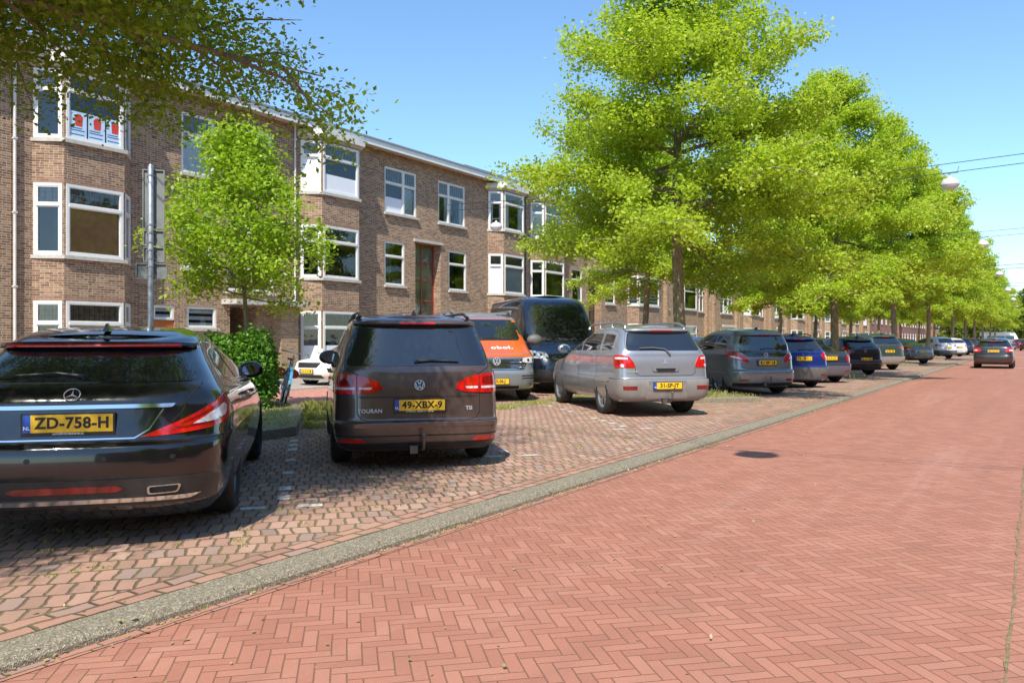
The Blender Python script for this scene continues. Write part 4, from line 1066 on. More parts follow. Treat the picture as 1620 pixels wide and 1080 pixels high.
    def mirror(s, x, z, mat, sides=(1, -1), sc_=1.0, hw=None):
        for sd in sides:
            p = s.S('x', x, z, sd); mb = MB(); prof = [(.0, 0), (.05, .004), (.078, .03), (.085, .06), (.075, .10), (.04, .125), (0, .13)]
            mb.lathe(prof, 20, axis='x'); o = mb.build('wing_mirror', mat, s.root, smooth=60)
            o.data.transform(Matrix.Translation(p + Vector((-.02, sd * .135 * sc_, .05 * sc_))) @ Matrix.Diagonal((sc_, 1.45 * sc_, 1.0 * sc_, 1)))
            g = MB(); g.lathe([(0, -.004), (.056, -.004), (.058, .004)], 20, axis='x'); g_ = g.build('mirror_glass', MIRR, o); g_.data.transform(Matrix.Translation(p + Vector((-.02, sd * .135 * sc_, .05 * sc_))) @ Matrix.Diagonal((sc_, 1.4 * sc_, 1.0 * sc_, 1)))
            st = MB(); st.tube([p + Vector((0, -sd * .02, 0)), p + Vector((0, sd * .09, .02))], [.03, .022], 8); st.build('mirror_arm', BLKP, o)
    def wiper(s, kind, pts, off=.02, w=.008, mat=None):
        L_ = [s.S(kind, a, z) + s.Nm(kind, a, z) * off for a, z in pts]; mb = MB(); mb.tube(L_, [w * 1.6] + [w] * (len(L_) - 1), 6); mb.tube([L_[0], s.S(kind, *pts[0])], w * 2.2, 8); return mb.build('wiper', mat or BLKP, s.root, smooth=50)
    def rails(s, x0, x1, y, z, mat, r=.018, h=.05, feet=3):
        for sd in (1, -1):
            mb = MB(); n = 10; pts = []
            for i in range(n + 1):
                t = i / n; x = x0 + (x1 - x0) * t; e = min(1, min(t, 1 - t) * 7); pts.append((x, sd * (y - .015 * abs(2 * t - 1)), z(x) + h * math.sin(e * 1.57)))
            mb.tube(pts, r, 8)
            for i in range(feet):
                t = .02 + .96 * i / (feet - 1); x = x0 + (x1 - x0) * t; mb.tube([(x, sd * (y + .005), z(x) - .03), (x, sd * y, z(x) + h * (.3 if i in (0, feet - 1) else .9))], [r * 1.7, r], 8)
            mb.build('roof_rail', mat, s.root, smooth=50)
    def spoiler(s, zl, zt, y, back, mat, thick=.03, x0=None, name='roof_spoiler', up=.0, lamp=0, lh=.55):
        """lip that carries the roof over the rear window"""
        n = 18; vs = []; mb = MB()
        for i in range(n + 1):
            yy = -y + 2 * y * i / n; e = 1 - abs(yy / y)**5; p = s.S('r', yy * .97, zt); q = s.S('r', yy * .97, zl)
            xb = q.x - back * (.35 + .65 * e)
            vs += [(p.x + .10, yy, zt + .012 + up), (xb + .02, yy, zl + thick + .012 * e + up), (xb, yy, zl + thick * .45), (xb + .02, yy, zl), (q.x + .03, yy, zl + .002)]
        fs = [(5 * i + j, 5 * i + j + 1, 5 * i + j + 6, 5 * i + j + 5) for i in range(n) for j in range(4)] + [tuple(range(5)), tuple(range(5 * n + 4, 5 * n - 1, -1))]
        mb.add(vs, fs); o = mb.build(name, mat, s.root, smooth=35)
        bm = bmesh.new(); bm.from_mesh(o.data); bmesh.ops.recalc_face_normals(bm, faces=bm.faces); bm.to_mesh(o.data); bm.free()
        if lamp:
            m2 = MB(); V = []; n = 14
            for i in range(n + 1):
                yy = -lamp + 2 * lamp * i / n; e = 1 - abs(yy / y)**5; q = s.S('r', yy * .97, zl); xb = q.x - back * (.35 + .65 * e); V += [(xb + .012, yy, zl + .004), (xb - .004, yy, zl + thick * .3), (xb - .004, yy, zl + thick * lh), (xb + .010, yy, zl + thick * (lh + .3))]
            m2.add(V, [(4 * i + j, 4 * i + j + 1, 4 * i + j + 5, 4 * i + j + 4) for i in range(n) for j in range(3)]); m2.build('brake_light', RED, s.root, smooth=60)
        return o
    def fin(s, x, z, mat=BLKP):
        mb = MB(); mb.add([(x - .09, -.025, z), (x + .09, -.02, z), (x + .09, .02, z), (x - .09, .025, z), (x - .07, -.006, z + .06), (x - .04, -.005, z + .065), (x - .04, .005, z + .065), (x - .07, .006, z + .06)],
                          [(0, 1, 5, 4), (1, 2, 6, 5), (2, 3, 7, 6), (3, 0, 4, 7), (4, 5, 6, 7)]); mb.build('roof_aerial', mat, s.root)
    def handles(s, pts, mat, sides=(1, -1)):
        for sd in sides:
            for x, z in pts:
                p = s.S('x', x, z, sd); mb = MB(); mb.tube([p + Vector((-.09, -sd * .005, 0)), p + Vector((-.07, sd * .03, .003)), p + Vector((.07, sd * .03, .006)), p + Vector((.09, -sd * .005, 0))], .012, 6); mb.build('door_handle', mat, s.root, smooth=60)
    def towbar(s, x0, z, y=0):
        mb = MB(); mb.tube([(x0 + .25, y, z - .14), (x0 + .05, y, z - .15), (x0 - .07, y, z - .13), (x0 - .11, y, z - .06), (x0 - .11, y, z)], .016, 8)
        mb.lathe([(0, -.025), (.018, -.018), (.025, 0), (.018, .018), (0, .025)], 12, (x0 - .11, y, z + .02), 'z'); mb.box(x0 - .02, x0 + .06, y + .05, y + .13, z - .18, z - .10)
        mb.build('towbar', pm('worn steel', (.16, .14, .13), .5, metal=.6), s.root, smooth=50)
def flatring(r0, r1, n=28, z=.004): 
    return MB().lathe([(r0, 0), (r0, z), (r1, z), (r1, 0)], n, axis='z')
def barM(mb, a, b, w, z=.004):
    a, b = Vector(a), Vector(b); t = (b - a).normalized(); n = Vector((-t.y, t.x)) * w / 2
    mb.add([(a - n).to_3d(), (a + n).to_3d(), (b + n).to_3d(), (b - n).to_3d()] + [(q.x, q.y, z) for q in (a - n, a + n, b + n, b - n)], [(4, 7, 6, 5), (0, 1, 5, 4), (1, 2, 6, 5), (2, 3, 7, 6), (3, 0, 4, 7)])
def badge_star(c, kind, z, r=.045):
    mb = flatring(r * .9, r)
    for k in range(3):
        a = R(90 + 120 * k); d = Vector((math.cos(a), math.sin(a))); n = Vector((-d.y, d.x)) * r * .13
        mb.add([(n.x, n.y, 0), (-n.x, -n.y, 0), (d.x * r * .93, d.y * r * .93, .001), (0, 0, .009)], [(0, 3, 2), (3, 1, 2), (0, 2, 1)])
    c.put(mb, c.frame(kind, 0, z, .004), 'badge', SILV)
def badge_vw(c, kind, z, r=.055, off=.006):
    mb = flatring(r * .86, r); w = r * .17; q = lambda x, y: (x * r, y * r)
    for a, b in (((-.36, .80), (0, .10)), ((.36, .80), (0, .10)), ((-.78, .42), (-.36, -.78)), ((.78, .42), (.36, -.78)), ((-.36, -.78), (0, -.06)), ((.36, -.78), (0, -.06))): barM(mb, q(*a), q(*b), w)
    M = c.frame(kind, 0, z, off); bk = c.put(MB().lathe([(0, .001), (r * .95, .001), (r, 0)], 28, axis='z'), M, 'badge_disc', pm('badge disc', (.05, .055, .065), .25, coat=.5)); c.put(mb, M, 'badge', SILV, bk)
def badge_diamonds(c, kind, z, r=.05):
    mb = MB()
    for k in range(3):
        a = R(90 + 120 * k); d = Vector((math.cos(a), math.sin(a))); n = Vector((-d.y, d.x)); m_ = d * r * .5; e = n * r * .29
        mb.add([(0, 0, .003), (m_.x + e.x, m_.y + e.y, .003), (d.x * r, d.y * r, .003), (m_.x - e.x, m_.y - e.y, .003)], [(0, 3, 2, 1)])
    for i in range(3): mb.f[i] = mb.f[i][::-1]
    c.put(mb, c.frame(kind, 0, z, .004), 'badge', SILV)
def badge_ring(c, kind, z, r=.045, bolt=False, ry=None, mat=None):
    mb = flatring(r * .8, r)
    if bolt: barM(mb, (-r * 1.2, r * .10), (r * .25, r * .02), r * .22); barM(mb, (-r * .25, -r * .02), (r * 1.2, -r * .10), r * .22)
    M = c.frame(kind, 0, z, .004)
    if ry: M = M @ Matrix.Diagonal((1, ry, 1, 1)); mb.lathe([(0, .002), (r * .8, .002)], 24, axis='z')
    c.put(mb, M, 'badge', mat or SILV)
def lerp(a, b, t): return a + (b - a) * t
def lv_hatch(L, W, H, belt=1.02, bump=.64, rb=.12, rt=.36, cowl=.27, wtop=.50, tum=.23, hood=.86, zb=.22, arch=.03, ledge=.055, dr=.5, nr=4.6):
    h = W / 2; k = dict(dr=dr, nr=nr); cx = L * (1 - cowl); tx = L * (1 - wtop)
    rows = [(zb - .02, .16, L - .22, h - .10, k), (zb + .05, .05, L - .09, h - .045, k), (zb + .16, .015, L - .02, h - .012, k), (zb + .28, 0, L, h, k), (bump - .04, .0, L - .01, h + .002, k),
            (bump, .012, L - .03, h, k), (bump + .03, ledge, L - .05, h - .004, k), (bump + .09, ledge + .01, L - .08, h - .006, k),
            (lerp(bump + .09, belt, .55), lerp(ledge + .01, rb, .4), L - .30, h - .012, dict(k, zf=lerp(bump + .09, hood, .7))),
            (belt - .05, rb - .01, L - .75, h - .022, dict(k, zf=hood)), (belt, rb, cx + .12, h - .04, dict(k, zf=belt - .05)), (belt + .05, rb + .02, cx, h - .065, dict(k, zf=belt + .01))]
    for t in (.33, .66, 1):
        rows.append((lerp(belt + .05, H - .13, t), lerp(rb + .02, rt - .02, t ** 1.05), lerp(cx, tx, t ** .95), lerp(h - .065, h - tum, t ** 1.2), dict(dr=lerp(dr, .42, t), nr=4.6, arch=arch * t)))
    rows += [(H - .085, rt + .03, tx - .16, h - tum - .03, dict(dr=.42, nr=4.2, arch=arch)), (H - .05, rt + .10, tx - .30, h - tum - .09, dict(dr=.4, nr=4, arch=arch)), (H - .035, rt + .2, tx - .45, h - tum - .18, dict(dr=.4, nr=4, arch=arch))]
    return rows
def side_glass(c, polys, frame=None, sides=(1, -1), off=.003):
    for sd in sides:
        for p in polys: c.patch('x', p, CG, 'side_window', off, side=sd, r=.03)
        if frame: c.patch('x', frame, c.fm, 'window_frame', .0015, side=sd, r=.05)
ROW = 'cars parked nose-in along the road kerb'
# ---------------- black shooting brake
def big_black():
    H = 1.42; W = 1.88; h = W / 2; L = 4.96; k = dict(dr=.62, nr=3.7, df=1.1, nf=2.8)
    rows = [(.17, .26, 4.70, .84, k), (.24, .12, 4.86, .89, k), (.30, .05, 4.92, .915, k), (.40, .015, 4.95, .93, k), (.52, 0, 4.96, .94, k), (.62, .005, 4.95, .942, k), (.675, .02, 4.93, .942, k), (.70, .055, 4.92, .94, k),
            (.76, .075, 4.86, .938, dict(k, zf=.70)), (.86, .10, 4.6, .93, dict(k, zf=.78)), (.95, .12, 4.1, .915, dict(k, zf=.87)), (1.0, .15, 3.75, .895, dict(k, zf=.93)), (1.04, .20, 3.62, .865, dict(k, zf=.98)), (1.08, .28, 3.50, .835, dict(k, zf=1.02)),
            (1.17, .44, 3.15, .77, dict(k, dr=.6, arch=.0)), (1.26, .62, 2.75, .70, dict(k, dr=.58, arch=.02)), (1.315, .74, 2.5, .655, dict(k, dr=.55, arch=.05)), (1.35, .84, 2.3, .60, dict(k, dr=.55, arch=.065)), (1.375, .98, 2.1, .50, dict(k, dr=.5, arch=.075))]
    c = Car('glossy black estate car nearest the camera, cut by the left edge of the photo', 2.64, 5.09, AX, rows, L, crown=.02, group=ROW, bow=.06)
    P = paint('black metallic paint', (.008, .008, .0095), .25, .16, .07); c.fm = CHROME
    c.body(P, (1.17, 4.04), .345, .93)
    c.patch('r', [(-.72, 1.075), (.72, 1.075), (.70, 1.17), (.60, 1.27), (.40, 1.295), (-.40, 1.295), (-.60, 1.27), (-.70, 1.17)], CG, 'rear_window', .004, r=.05)
    c.spoiler(1.300, 1.335, .66, .07, P, .034, lamp=.57, lh=.6)
    t1, t2 = [(.405, .722), (.60, .735), (.85, .762), (1.10, .80), (1.19, .875), (1.17, .985), (1.05, .972), (.86, .915), (.66, .825)], None
    for o in c.patch('s', t1, RED, 'tail_light', .010, mir=True, r=.03):
        sg = 1 if o.data.vertices[0].co.y > 0 else -1
        c.patch('s', [(sg * a, b) for a, b in [(.73, .795), (.92, .81), (1.07, .84), (1.10, .895), (1.04, .915), (.88, .868)]], CLEAR, 'reversing_lamp', .013, parent=o, r=.02)
        c.line([('s', [(sg * .62, .775), (sg * .86, .80), (sg * 1.09, .845)])], .014, REDD, 'lamp_strip', .0125, parent=o); c.line([('s', [(sg * .66, .800), (sg * .90, .895), (sg * 1.10, .945)])], .012, REDD, 'lamp_strip', .0125, parent=o)
    c.patch('r', [(-.60, .912), (.60, .912), (.62, .936), (-.62, .936)], CHROME, 'chrome_strip', .012, r=.008)
    c.patch('r', [(-.52, .905), (.52, .905), (.46, .78), (.38, .73), (-.38, .73), (-.46, .78)], pm('recess black', (.01, .01, .011), .2, coat=1), 'plate_recess', .002, r=.04)
    c.line([('r', [(-.55, .905), (-.47, .775), (-.385, .722), (.385, .722), (.47, .775), (.55, .905)])], .010, CHROME, 'recess_trim', .004)
    c.line([('s', [(-1.35, .70), (-.40, .706), (.40, .706), (1.35, .70)]), ('r', [(.76, 1.06), (.70, .98), (.66, .88), (.60, .82)], 1, -1), ('x', [(1.62, .34), (1.72, .62), (1.70, .98), (1.75, 1.03)], 1, -1), ('x', [(2.55, .30), (2.62, .98)], 1, -1), ('x', [(3.55, .30), (3.62, .7), (3.60, .95)], 1, -1)], .007)
    c.plate('r', 0, .828, 'ZD-758-H', off=.03, sub='AUTOSPORTBRINKHR.NL')
    badge_star(c, 'r', 1.0, .05)
    c.patch('s', [(-.95, .30), (.95, .30), (.98, .455), (.85, .47), (-.85, .47), (-.98, .455)], pm('anthracite apron', (.045, .043, .043), .32, metal=.3), 'bumper_apron', .012, r=.03)
    c.patch('s', [(-.29, .390), (.29, .390), (.34, .412), (.29, .432), (-.29, .432), (-.34, .412)], REDD, 'rear_reflector', .016, r=.01)
    c.patch('s', [(-.72, .325), (.72, .325), (.80, .352), (-.80, .352)], CHROME, 'chrome_strip', .020, r=.006)
    for sg in (1, -1):
        ring = rp([(.47, .37), (.645, .375), (.665, .43), (.47, .425)], .02); ring = [(sg * a, b) for a, b in ring]
        o = c.patch('r', ring, CHROME, 'exhaust_tip', .030, skirt=.03); c.patch('r', [(.565 * sg + (a - .565 * sg) * .86, .40 + (b - .40) * .72) for a, b in ring], UNDER, 'exhaust_opening', .0315, parent=o)
        for a in (.22, .62): 
            o = c.patch('r', circ(sg * a, .60, .017), BLKP, 'parking_sensor', .004)
    c.wiper('r', [(-.03, 1.10), (.14, 1.12), (.40, 1.105), (.62, 1.09)])
    G = [(1.02, 1.075), (1.30, 1.045), (2.2, 1.02), (3.50, 1.0), (3.05, 1.16), (2.6, 1.26), (2.1, 1.305), (1.6, 1.29), (1.22, 1.22), (1.06, 1.14)]
    G2 = [(.975, 1.07), (1.30, 1.022), (2.2, .998), (3.58, .975), (3.08, 1.18), (2.6, 1.283), (2.1, 1.325), (1.58, 1.312), (1.18, 1.24), (1.02, 1.15)]
    for sd in (1, -1):
        f = c.patch('x', G2, CHROME, 'window_frame', .003, side=sd, r=.03); c.patch('x', G, CG, 'side_window', .006, side=sd, r=.03, parent=None)
        c.line([('x', [(2.58, 1.01), (2.50, 1.27)], sd), ('x', [(1.72, 1.03), (1.62, 1.29)], sd)], .045, BLKP, 'window_pillar', .0085)
        c.line([('x', [(.9, .80), (1.8, .86), (3.0, .84), (4.3, .80)], sd)], .008, P, 'body_crease', .004)
        c.line([('x', [(1.65, .30), (3.5, .27)], sd)], .02, CHROME, 'sill_trim', .006)
    c.handles([(2.45, .88), (1.75, .90)], P); c.mirror(3.32, .99, P, sc_=1.05)
    c.fin(1.1, 1.42, P)
    c.wheels((1.17, 4.04), .93, .345, .265, spokes=10, rim=RIMB, rr=.25)
    return c
big_black()
# ---------------- brown people carrier
def brown_mpv():
    L, W, H = 4.4, 1.79, 1.63
    c = Car('brown people carrier with a towbar, parked right beside the black estate car', 6.35, 5.3, AX, lv_hatch(L, W, H, belt=1.04, bump=.50, rb=.115, rt=.33, ledge=.045, nr=5.2, tum=.215), L, crown=.03, group=ROW)
    P = paint('brown metallic paint', (.115, .078, .066), .45, .27, .10)
    c.body(P, (.93, 3.61), .325, .89)
    c.patch('r', [(-.745, 1.085), (.745, 1.085), (.725, 1.26), (.655, 1.475), (.60, 1.505), (-.60, 1.505), (-.655, 1.475), (-.725, 1.26)], CG, 'rear_window', .004, r=.045)
    c.spoiler(1.515, 1.56, .66, .07, P, .034, lamp=.19)
    for o in c.patch('s', [(.375, .845), (.40, .905), (.50, .962), (.66, .992), (.90, 1.012), (1.02, 1.025), (1.045, .95), (1.035, .81), (.93, .80), (.64, .802), (.47, .812)], RED, 'tail_light', .011, mir=True, r=.03):
        sg = 1 if o.data.vertices[0].co.y > 0 else -1
        c.line([('s', [(sg * .64, .803), (sg * .64, .985)])], .008, SEAM, 'lamp_gap', .0118, parent=o)
        c.patch('s', [(sg * a, b) for a, b in [(.50, .845), (.62, .845), (.62, .868), (.48, .868)]], CLEAR, 'reversing_lamp', .0125, parent=o, r=.008); c.patch('s', [(sg * a, b) for a, b in [(.66, .845), (.90, .845), (.90, .868), (.66, .868)]], CLEAR, 'reversing_lamp', .0125, parent=o, r=.008)
        c.patch('s', [(sg * a, b) for a, b in rp([(.67, .885), (.97, .89), (.97, .985), (.67, .965)], .03)], REDD, 'lamp_chamber', .0128, parent=o)
    c.line([('s', [(.64, .80), (.64, .60), (.60, .545), (.52, .525), (-.52, .525), (-.60, .545), (-.64, .60), (-.64, .80)]), ('s', [(-1.3, .512), (1.3, .512)]), ('r', [(.62, .99), (.76, 1.07), (.74, 1.25), (.67, 1.50)], 1, -1),
            ('x', [(1.15, .75), (1.22, 1.08)], 1, -1), ('x', [(1.25, .5), (1.32, .35), (2.25, .30), (2.25, 1.06)], 1, -1), ('x', [(2.25, .30), (3.25, .32), (3.28, 1.03)], 1, -1)], .008)
    c.patch('r', [(-.63, .775), (.63, .775), (.60, .757), (-.60, .757)], pm('painted recess shade', (.03, .022, .02), .5), 'handle_recess', .002)  # flat dark strip, paints the shade in the handle crease
    c.plate('r', 0, .682, '49-XBX-9', off=.022, sub='AUTOBEDRIJF - AMERSFOORT - 033 - 461')
    badge_vw(c, 'r', .885, .055, .012)
    text('model_lettering', 'TOURAN', .056, SILV, c.root, c.frame('r', .51, .625, .006), .002, .02, 1.1)
    text('model_lettering', 'TSI', .056, SILV, c.root, c.frame('r', -.52, .64, .006), .002, .03)
    c.patch('s', [(-1.0, .235), (1.0, .235), (1.02, .30), (-1.02, .30)], BLKP, 'bumper_apron', .006, r=.02)
    c.line([('s', [(-1.05, .372), (1.05, .372)])], .012, SEAM, 'bumper_groove', .0016)
    c.patch('s', [(.55, .305), (.84, .305), (.86, .345), (.60, .345)], RED, 'rear_reflector', .008, mir=True, r=.012)
    for a in (-.80, -.3, .3, .80): c.patch('s', circ(a, .44, .015), P, 'parking_sensor', .004)
    c.wiper('r', [(.03, 1.125), (-.12, 1.132), (-.42, 1.122)], .025, .009)
    side_glass(c, [[(.50, 1.11), (1.10, 1.10), (1.16, 1.46), (.62, 1.46)], [(1.22, 1.10), (2.20, 1.09), (2.20, 1.47), (1.28, 1.47)], [(2.28, 1.09), (3.35, 1.06), (2.70, 1.45), (2.28, 1.47)]])
    c.handles([(1.5, .98), (2.45, .97)], P); c.mirror(3.0, 1.06, BLKP, sc_=1.15)
    c.rails(.55, 2.5, .60, lambda x: 1.60 + .012 * (1 - ((x - 1.5) / 1.2)**2), BLKP, .016, .045); c.fin(.62, 1.625); c.towbar(.0, .37, -.02)
    c.wheels((.93, 3.61), .89, .325, .215, spokes=7)
brown_mpv()
# ---------------- silver SUV
def silver_suv():
    L, W, H = 4.55, 1.75, 1.62
    c = Car('silver SUV with roof rails, its left side and alloy wheels showing', 13.1, 5.36, AX, lv_hatch(L, W, H, belt=1.12, bump=.66, rb=.13, rt=.34, ledge=.06, zb=.29, nr=6.2, dr=.42, hood=.96, tum=.205), L, group=ROW, bow=.03)
    P = paint('silver metallic paint', (.40, .41, .43), .6, .30, .16)
    c.body(P, (.98, 3.60), .36, .872)
    c.patch('r', [(-.69, 1.165), (.69, 1.165), (.665, 1.30), (.60, 1.485), (-.60, 1.485), (-.665, 1.30)], CG, 'rear_window', .004, r=.035)
    c.spoiler(1.505, 1.55, .62, .08, P, .032, lamp=.2)
    for o in c.patch('s', [(.565, .872), (.585, .95), (.66, 1.065), (.80, 1.09), (.98, 1.085), (1.03, .99), (1.02, .878), (.80, .868)], RED, 'tail_light', .011, mir=True, r=.025):
        sg = 1 if o.data.vertices[0].co.y > 0 else -1
        c.patch('s', [(sg * a, b) for a, b in [(.69, 1.045), (.95, 1.055), (.97, 1.018), (.69, 1.01)]], CLEAR, 'lamp_window', .0125, parent=o, r=.012); c.patch('s', [(sg * a, b) for a, b in circ(.79, .905, .03)], CLEAR, 'lamp_window', .0125, parent=o)
        c.patch('s', [(sg * a, b) for a, b in circ(.86, .96, .045)], REDD, 'lamp_chamber', .0125, parent=o)
    c.line([('s', [(.56, .87), (.57, .79), (.53, .745), (.46, .73), (-.46, .73), (-.53, .745), (-.57, .79), (-.56, .87)]), ('s', [(-1.3, .672), (1.3, .672)]), ('r', [(.70, 1.12), (.68, 1.3), (.62, 1.49)], 1, -1),
            ('x', [(1.30, .62), (1.42, .42), (2.25, .36), (2.23, 1.12)], 1, -1), ('x', [(1.28, .62), (1.22, .8), (1.28, 1.13)], 1, -1), ('x', [(2.25, .36), (3.15, .36), (3.22, 1.1)], 1, -1), ('x', [(.4, .66), (.7, .60)], 1, -1)], .008)
    GB = pm('taupe bumper plastic', (.24, .225, .21), .48, var=.12, scale=5)
    c.patch('s', [(-1.42, .33), (-1.28, .66), (1.28, .66), (1.42, .33), (1.10, .32), (-1.10, .32)], GB, 'bumper', .012, r=.03)
    c.patch('r', [(-.34, .475), (.34, .475), (.36, .64), (-.36, .64)], P, 'plate_recess', .015, r=.02)
    c.patch('s', [(-.40, .34), (.40, .34), (.36, .455), (-.36, .455)], P, 'skid_plate', .018, r=.03)
    c.plate('r', 0, .558, '31-SP-JT', off=.034)
    for sd in (1, -1): c.line([('x', [(1.36, .40), (3.2, .385)], sd)], .11, GB, 'sill_cladding', .010); c.line([('x', [(1.42, .62), (3.15, .62)], sd)], .012, P, 'door_moulding', .008)
    c.patch('s', [(.56, .49), (.80, .49), (.81, .555), (.56, .555)], REDD, 'rear_reflector', .016, mir=True, r=.01)
    c.patch('r', [(-.24, .80), (.24, .80), (.27, .905), (-.27, .905)], P, 'hatch_handle', .018, r=.02); c.patch('r', [(-.18, .815), (.18, .815), (.19, .855), (-.19, .855)], SEAM, 'handle_recess', .020, r=.015); c.patch('r', [(-.17, .80), (.17, .80), (.17, .822), (-.17, .822)], CHROME, 'handle_trim', .022, r=.008)
    badge_diamonds(c, 'r', .965, .05); text('model_lettering', 'OUTLANDER', .035, SILV, c.root, c.frame('r', .62, .80, .006), .002, .02, 1.0)
    c.wiper('r', [(-.09, 1.10), (-.02, 1.18), (.20, 1.205), (.46, 1.195)], .03, .011, GREYP)
    side_glass(c, [[(.55, 1.18), (1.10, 1.165), (1.14, 1.46), (.66, 1.44)], [(1.22, 1.165), (2.16, 1.15), (2.16, 1.48), (1.26, 1.47)], [(2.24, 1.15), (3.32, 1.12), (2.70, 1.42), (2.24, 1.48)]])
    c.handles([(1.42, 1.02), (2.40, 1.0)], P); c.mirror(3.05, 1.12, P, sc_=1.1)
    c.rails(.50, 2.45, .57, lambda x: 1.585 + .02 * (1 - ((x - 1.5) / 1.2)**2), RIMS, .024, .06, 4); c.towbar(.02, .42, -.05)
    mb = MB(); mb.tube([(.05, .12, .33), (.4, .12, .33)], .04, 10); mb.build('exhaust_pipe', GREYP, c.root, smooth=40)
    c.wheels((.98, 3.60), .874, .355, .235, spokes=5, twin=True)
silver_suv()
# ---------------- generic rear-view cars
def rearcar(label, x, y, L, W, H, col, metal=.4, az=AX, glass=None, light=None, plate_z=.8, sedan=False, bars=1, group=ROW, name='parked_car', z=0, badge=None, lower=None, rim=None, rails=None, black_panel=None, wr=.32, refl=True, spl=True, lv=None, chrome=False, rough=.28, strip=False, clear=True, simple=False, tow=False, plate_off=.022, third=True):
    lv = dict(lv or {}); rows = lv_hatch(L, W, H, **lv)
    belt, bump, rt = lv.get('belt', 1.02), lv.get('bump', .64), lv.get('rt', .36); h = W / 2
    if sedan:
        rows = rows[:9] + [(belt - .09, .14, L - .75, h - .02, dict(zf=.80)), (belt - .035, .18, L * .80, h - .035, dict(zf=.86)), (belt - .005, .30, L * .74, h - .055, dict(dr=.45, zf=belt - .04)), (belt + .02, .62, L * .725, h - .09, dict(dr=.45)),
               (belt + .12, .82, L * .66, h - .15, dict(dr=.45)), (belt + .25, 1.08, L * .58, h - .21, dict(dr=.42, arch=.02)), (H - .075, 1.25, L * .52, h - .26, dict(dr=.42, arch=.03)), (H - .055, 1.40, L * .46, h - .34, dict(dr=.4, arch=.035)), (H - .05, 1.5, L * .42, h - .42, dict(dr=.4, arch=.035))]
    c = Car(label, x, y, az, rows, L, group=group, name=name, z=z, sub=4 if not simple else 3)
    P = paint('paint %.2f %.2f %.2f' % col, col, metal, rough, .12)
    xs = (.88, L - .88); c.body(P, xs, wr, h - .01)
    g = glass or ((-(h - .25), belt + .06), ((h - .25), belt + .06), (h - .33, H - .17), (-(h - .33), H - .17)); g = [tuple(p) for p in g]
    c.patch('r', g, CG, 'rear_window', .004, r=.05)
    if black_panel: c.patch('r', black_panel, pm('gloss black panel', (.012, .012, .013), .15, coat=1), 'tailgate_panel', .003, r=.04)
    lt = light or [(h - .33, belt - .22), (h - .28, belt - .04), (h + .12, belt + .02), (h + .14, belt - .12), (h + .10, belt - .24)]
    for o in c.patch('s', lt, RED, 'tail_light', .010, mir=True, r=.03):
        sg = 1 if o.data.vertices[0].co.y > 0 else -1; cx = sum(p[0] for p in lt) / len(lt); cz = sum(p[1] for p in lt) / len(lt)
        if clear: c.patch('s', [(sg * (cx + (a - cx) * .42), cz - .02 + (b - cz) * .32) for a, b in lt], CLEAR, 'reversing_lamp', .012, parent=o)
        c.patch('s', [(sg * (cx + .06 + (a - cx) * .45), cz + .045 + (b - cz) * .28) for a, b in lt], REDD, 'lamp_chamber', .0115, parent=o)
    c.line([('s', [(-1.25, bump + .015), (1.25, bump + .015)]), ('s', [(h - .26, belt - .24), (h - .27, bump + .10), (h - .36, bump + .05), (-h + .36, bump + .05), (-h + .27, bump + .10), (-h + .26, belt - .24)]),
            ('x', [(1.25, .45), (1.3, .36), (2.2, .34), (2.2, belt + .04)], 1, -1), ('x', [(2.2, .34), (3.2, .36), (3.22, belt)], 1, -1)], .009)
    if lower: c.patch('s', [(-1.2, .27), (-1.2, lower[1]), (1.2, lower[1]), (1.2, .27)], lower[0], 'bumper', .010, r=.03)
    else: c.patch('s', [(-.9, .235), (.9, .235), (.9, .31), (-.9, .31)], BLKP, 'bumper_apron', .006, r=.02)
    if refl: c.patch('s', [(.5, .36), (.74, .36), (.74, .40), (.52, .40)], REDD, 'rear_reflector', .016, mir=True, r=.01)
    c.plate('r', 0, plate_z, None, off=plate_off, bars=bars)
    if chrome: c.patch('r', [(-.34, plate_z + .075), (.34, plate_z + .075), (.34, plate_z + .095), (-.34, plate_z + .095)], CHROME, 'chrome_strip', .012)
    if badge: badge(c)
    if spl and not sedan: c.spoiler(H - .15, H - .10, h - .27, .08, P, .032, lamp=.16 if third else 0)
    if not sedan: c.wiper('r', [(.0, belt + .07), (-.15, belt + .10), (-.42, belt + .09)] if glass is None else [(.12, g[0][1] + .02), (-.05, g[0][1] + .045), (-.38, g[0][1] + .035)], .02)
    zt = H - .16; b = belt + .055
    if sedan: side_glass(c, [[(1.15, b + .02), (1.95, b - .01), (1.95, zt), (1.55, zt - .02)], [(2.02, b - .01), (3.15, b - .03), (2.55, zt - .02), (2.02, zt)]])
    else: side_glass(c, [[(.60, b + .06), (1.12, b), (1.12, zt), (.78, zt - .02)], [(1.2, b), (2.1, b - .01), (2.1, zt + .02), (1.2, zt + .01)], [(2.18, b - .01), (L * .73, b - .03), (L * .60, zt - .02), (2.18, zt + .02)]])
    if chrome:
        for sd in (1, -1): c.line([('x', [(.8, b - .02), (L * .72, b - .045)], sd)], .016, CHROME, 'window_trim', .005)
    c.mirror(L * .68, belt + .0, P); c.handles([(1.4, belt - .12), (2.4, belt - .13)], P)
    if rails: c.rails(.6, 2.5, h - .30, lambda q: H - .03 + .01, rails, .016, .04)
    if tow: c.towbar(.0, .42, .0)
    if not sedan and not simple: c.fin(.6, H - .01)
    c.wheels(xs, h - .01, wr, .21, spokes=7 if bars % 2 else 5, rim=rim)
    return c
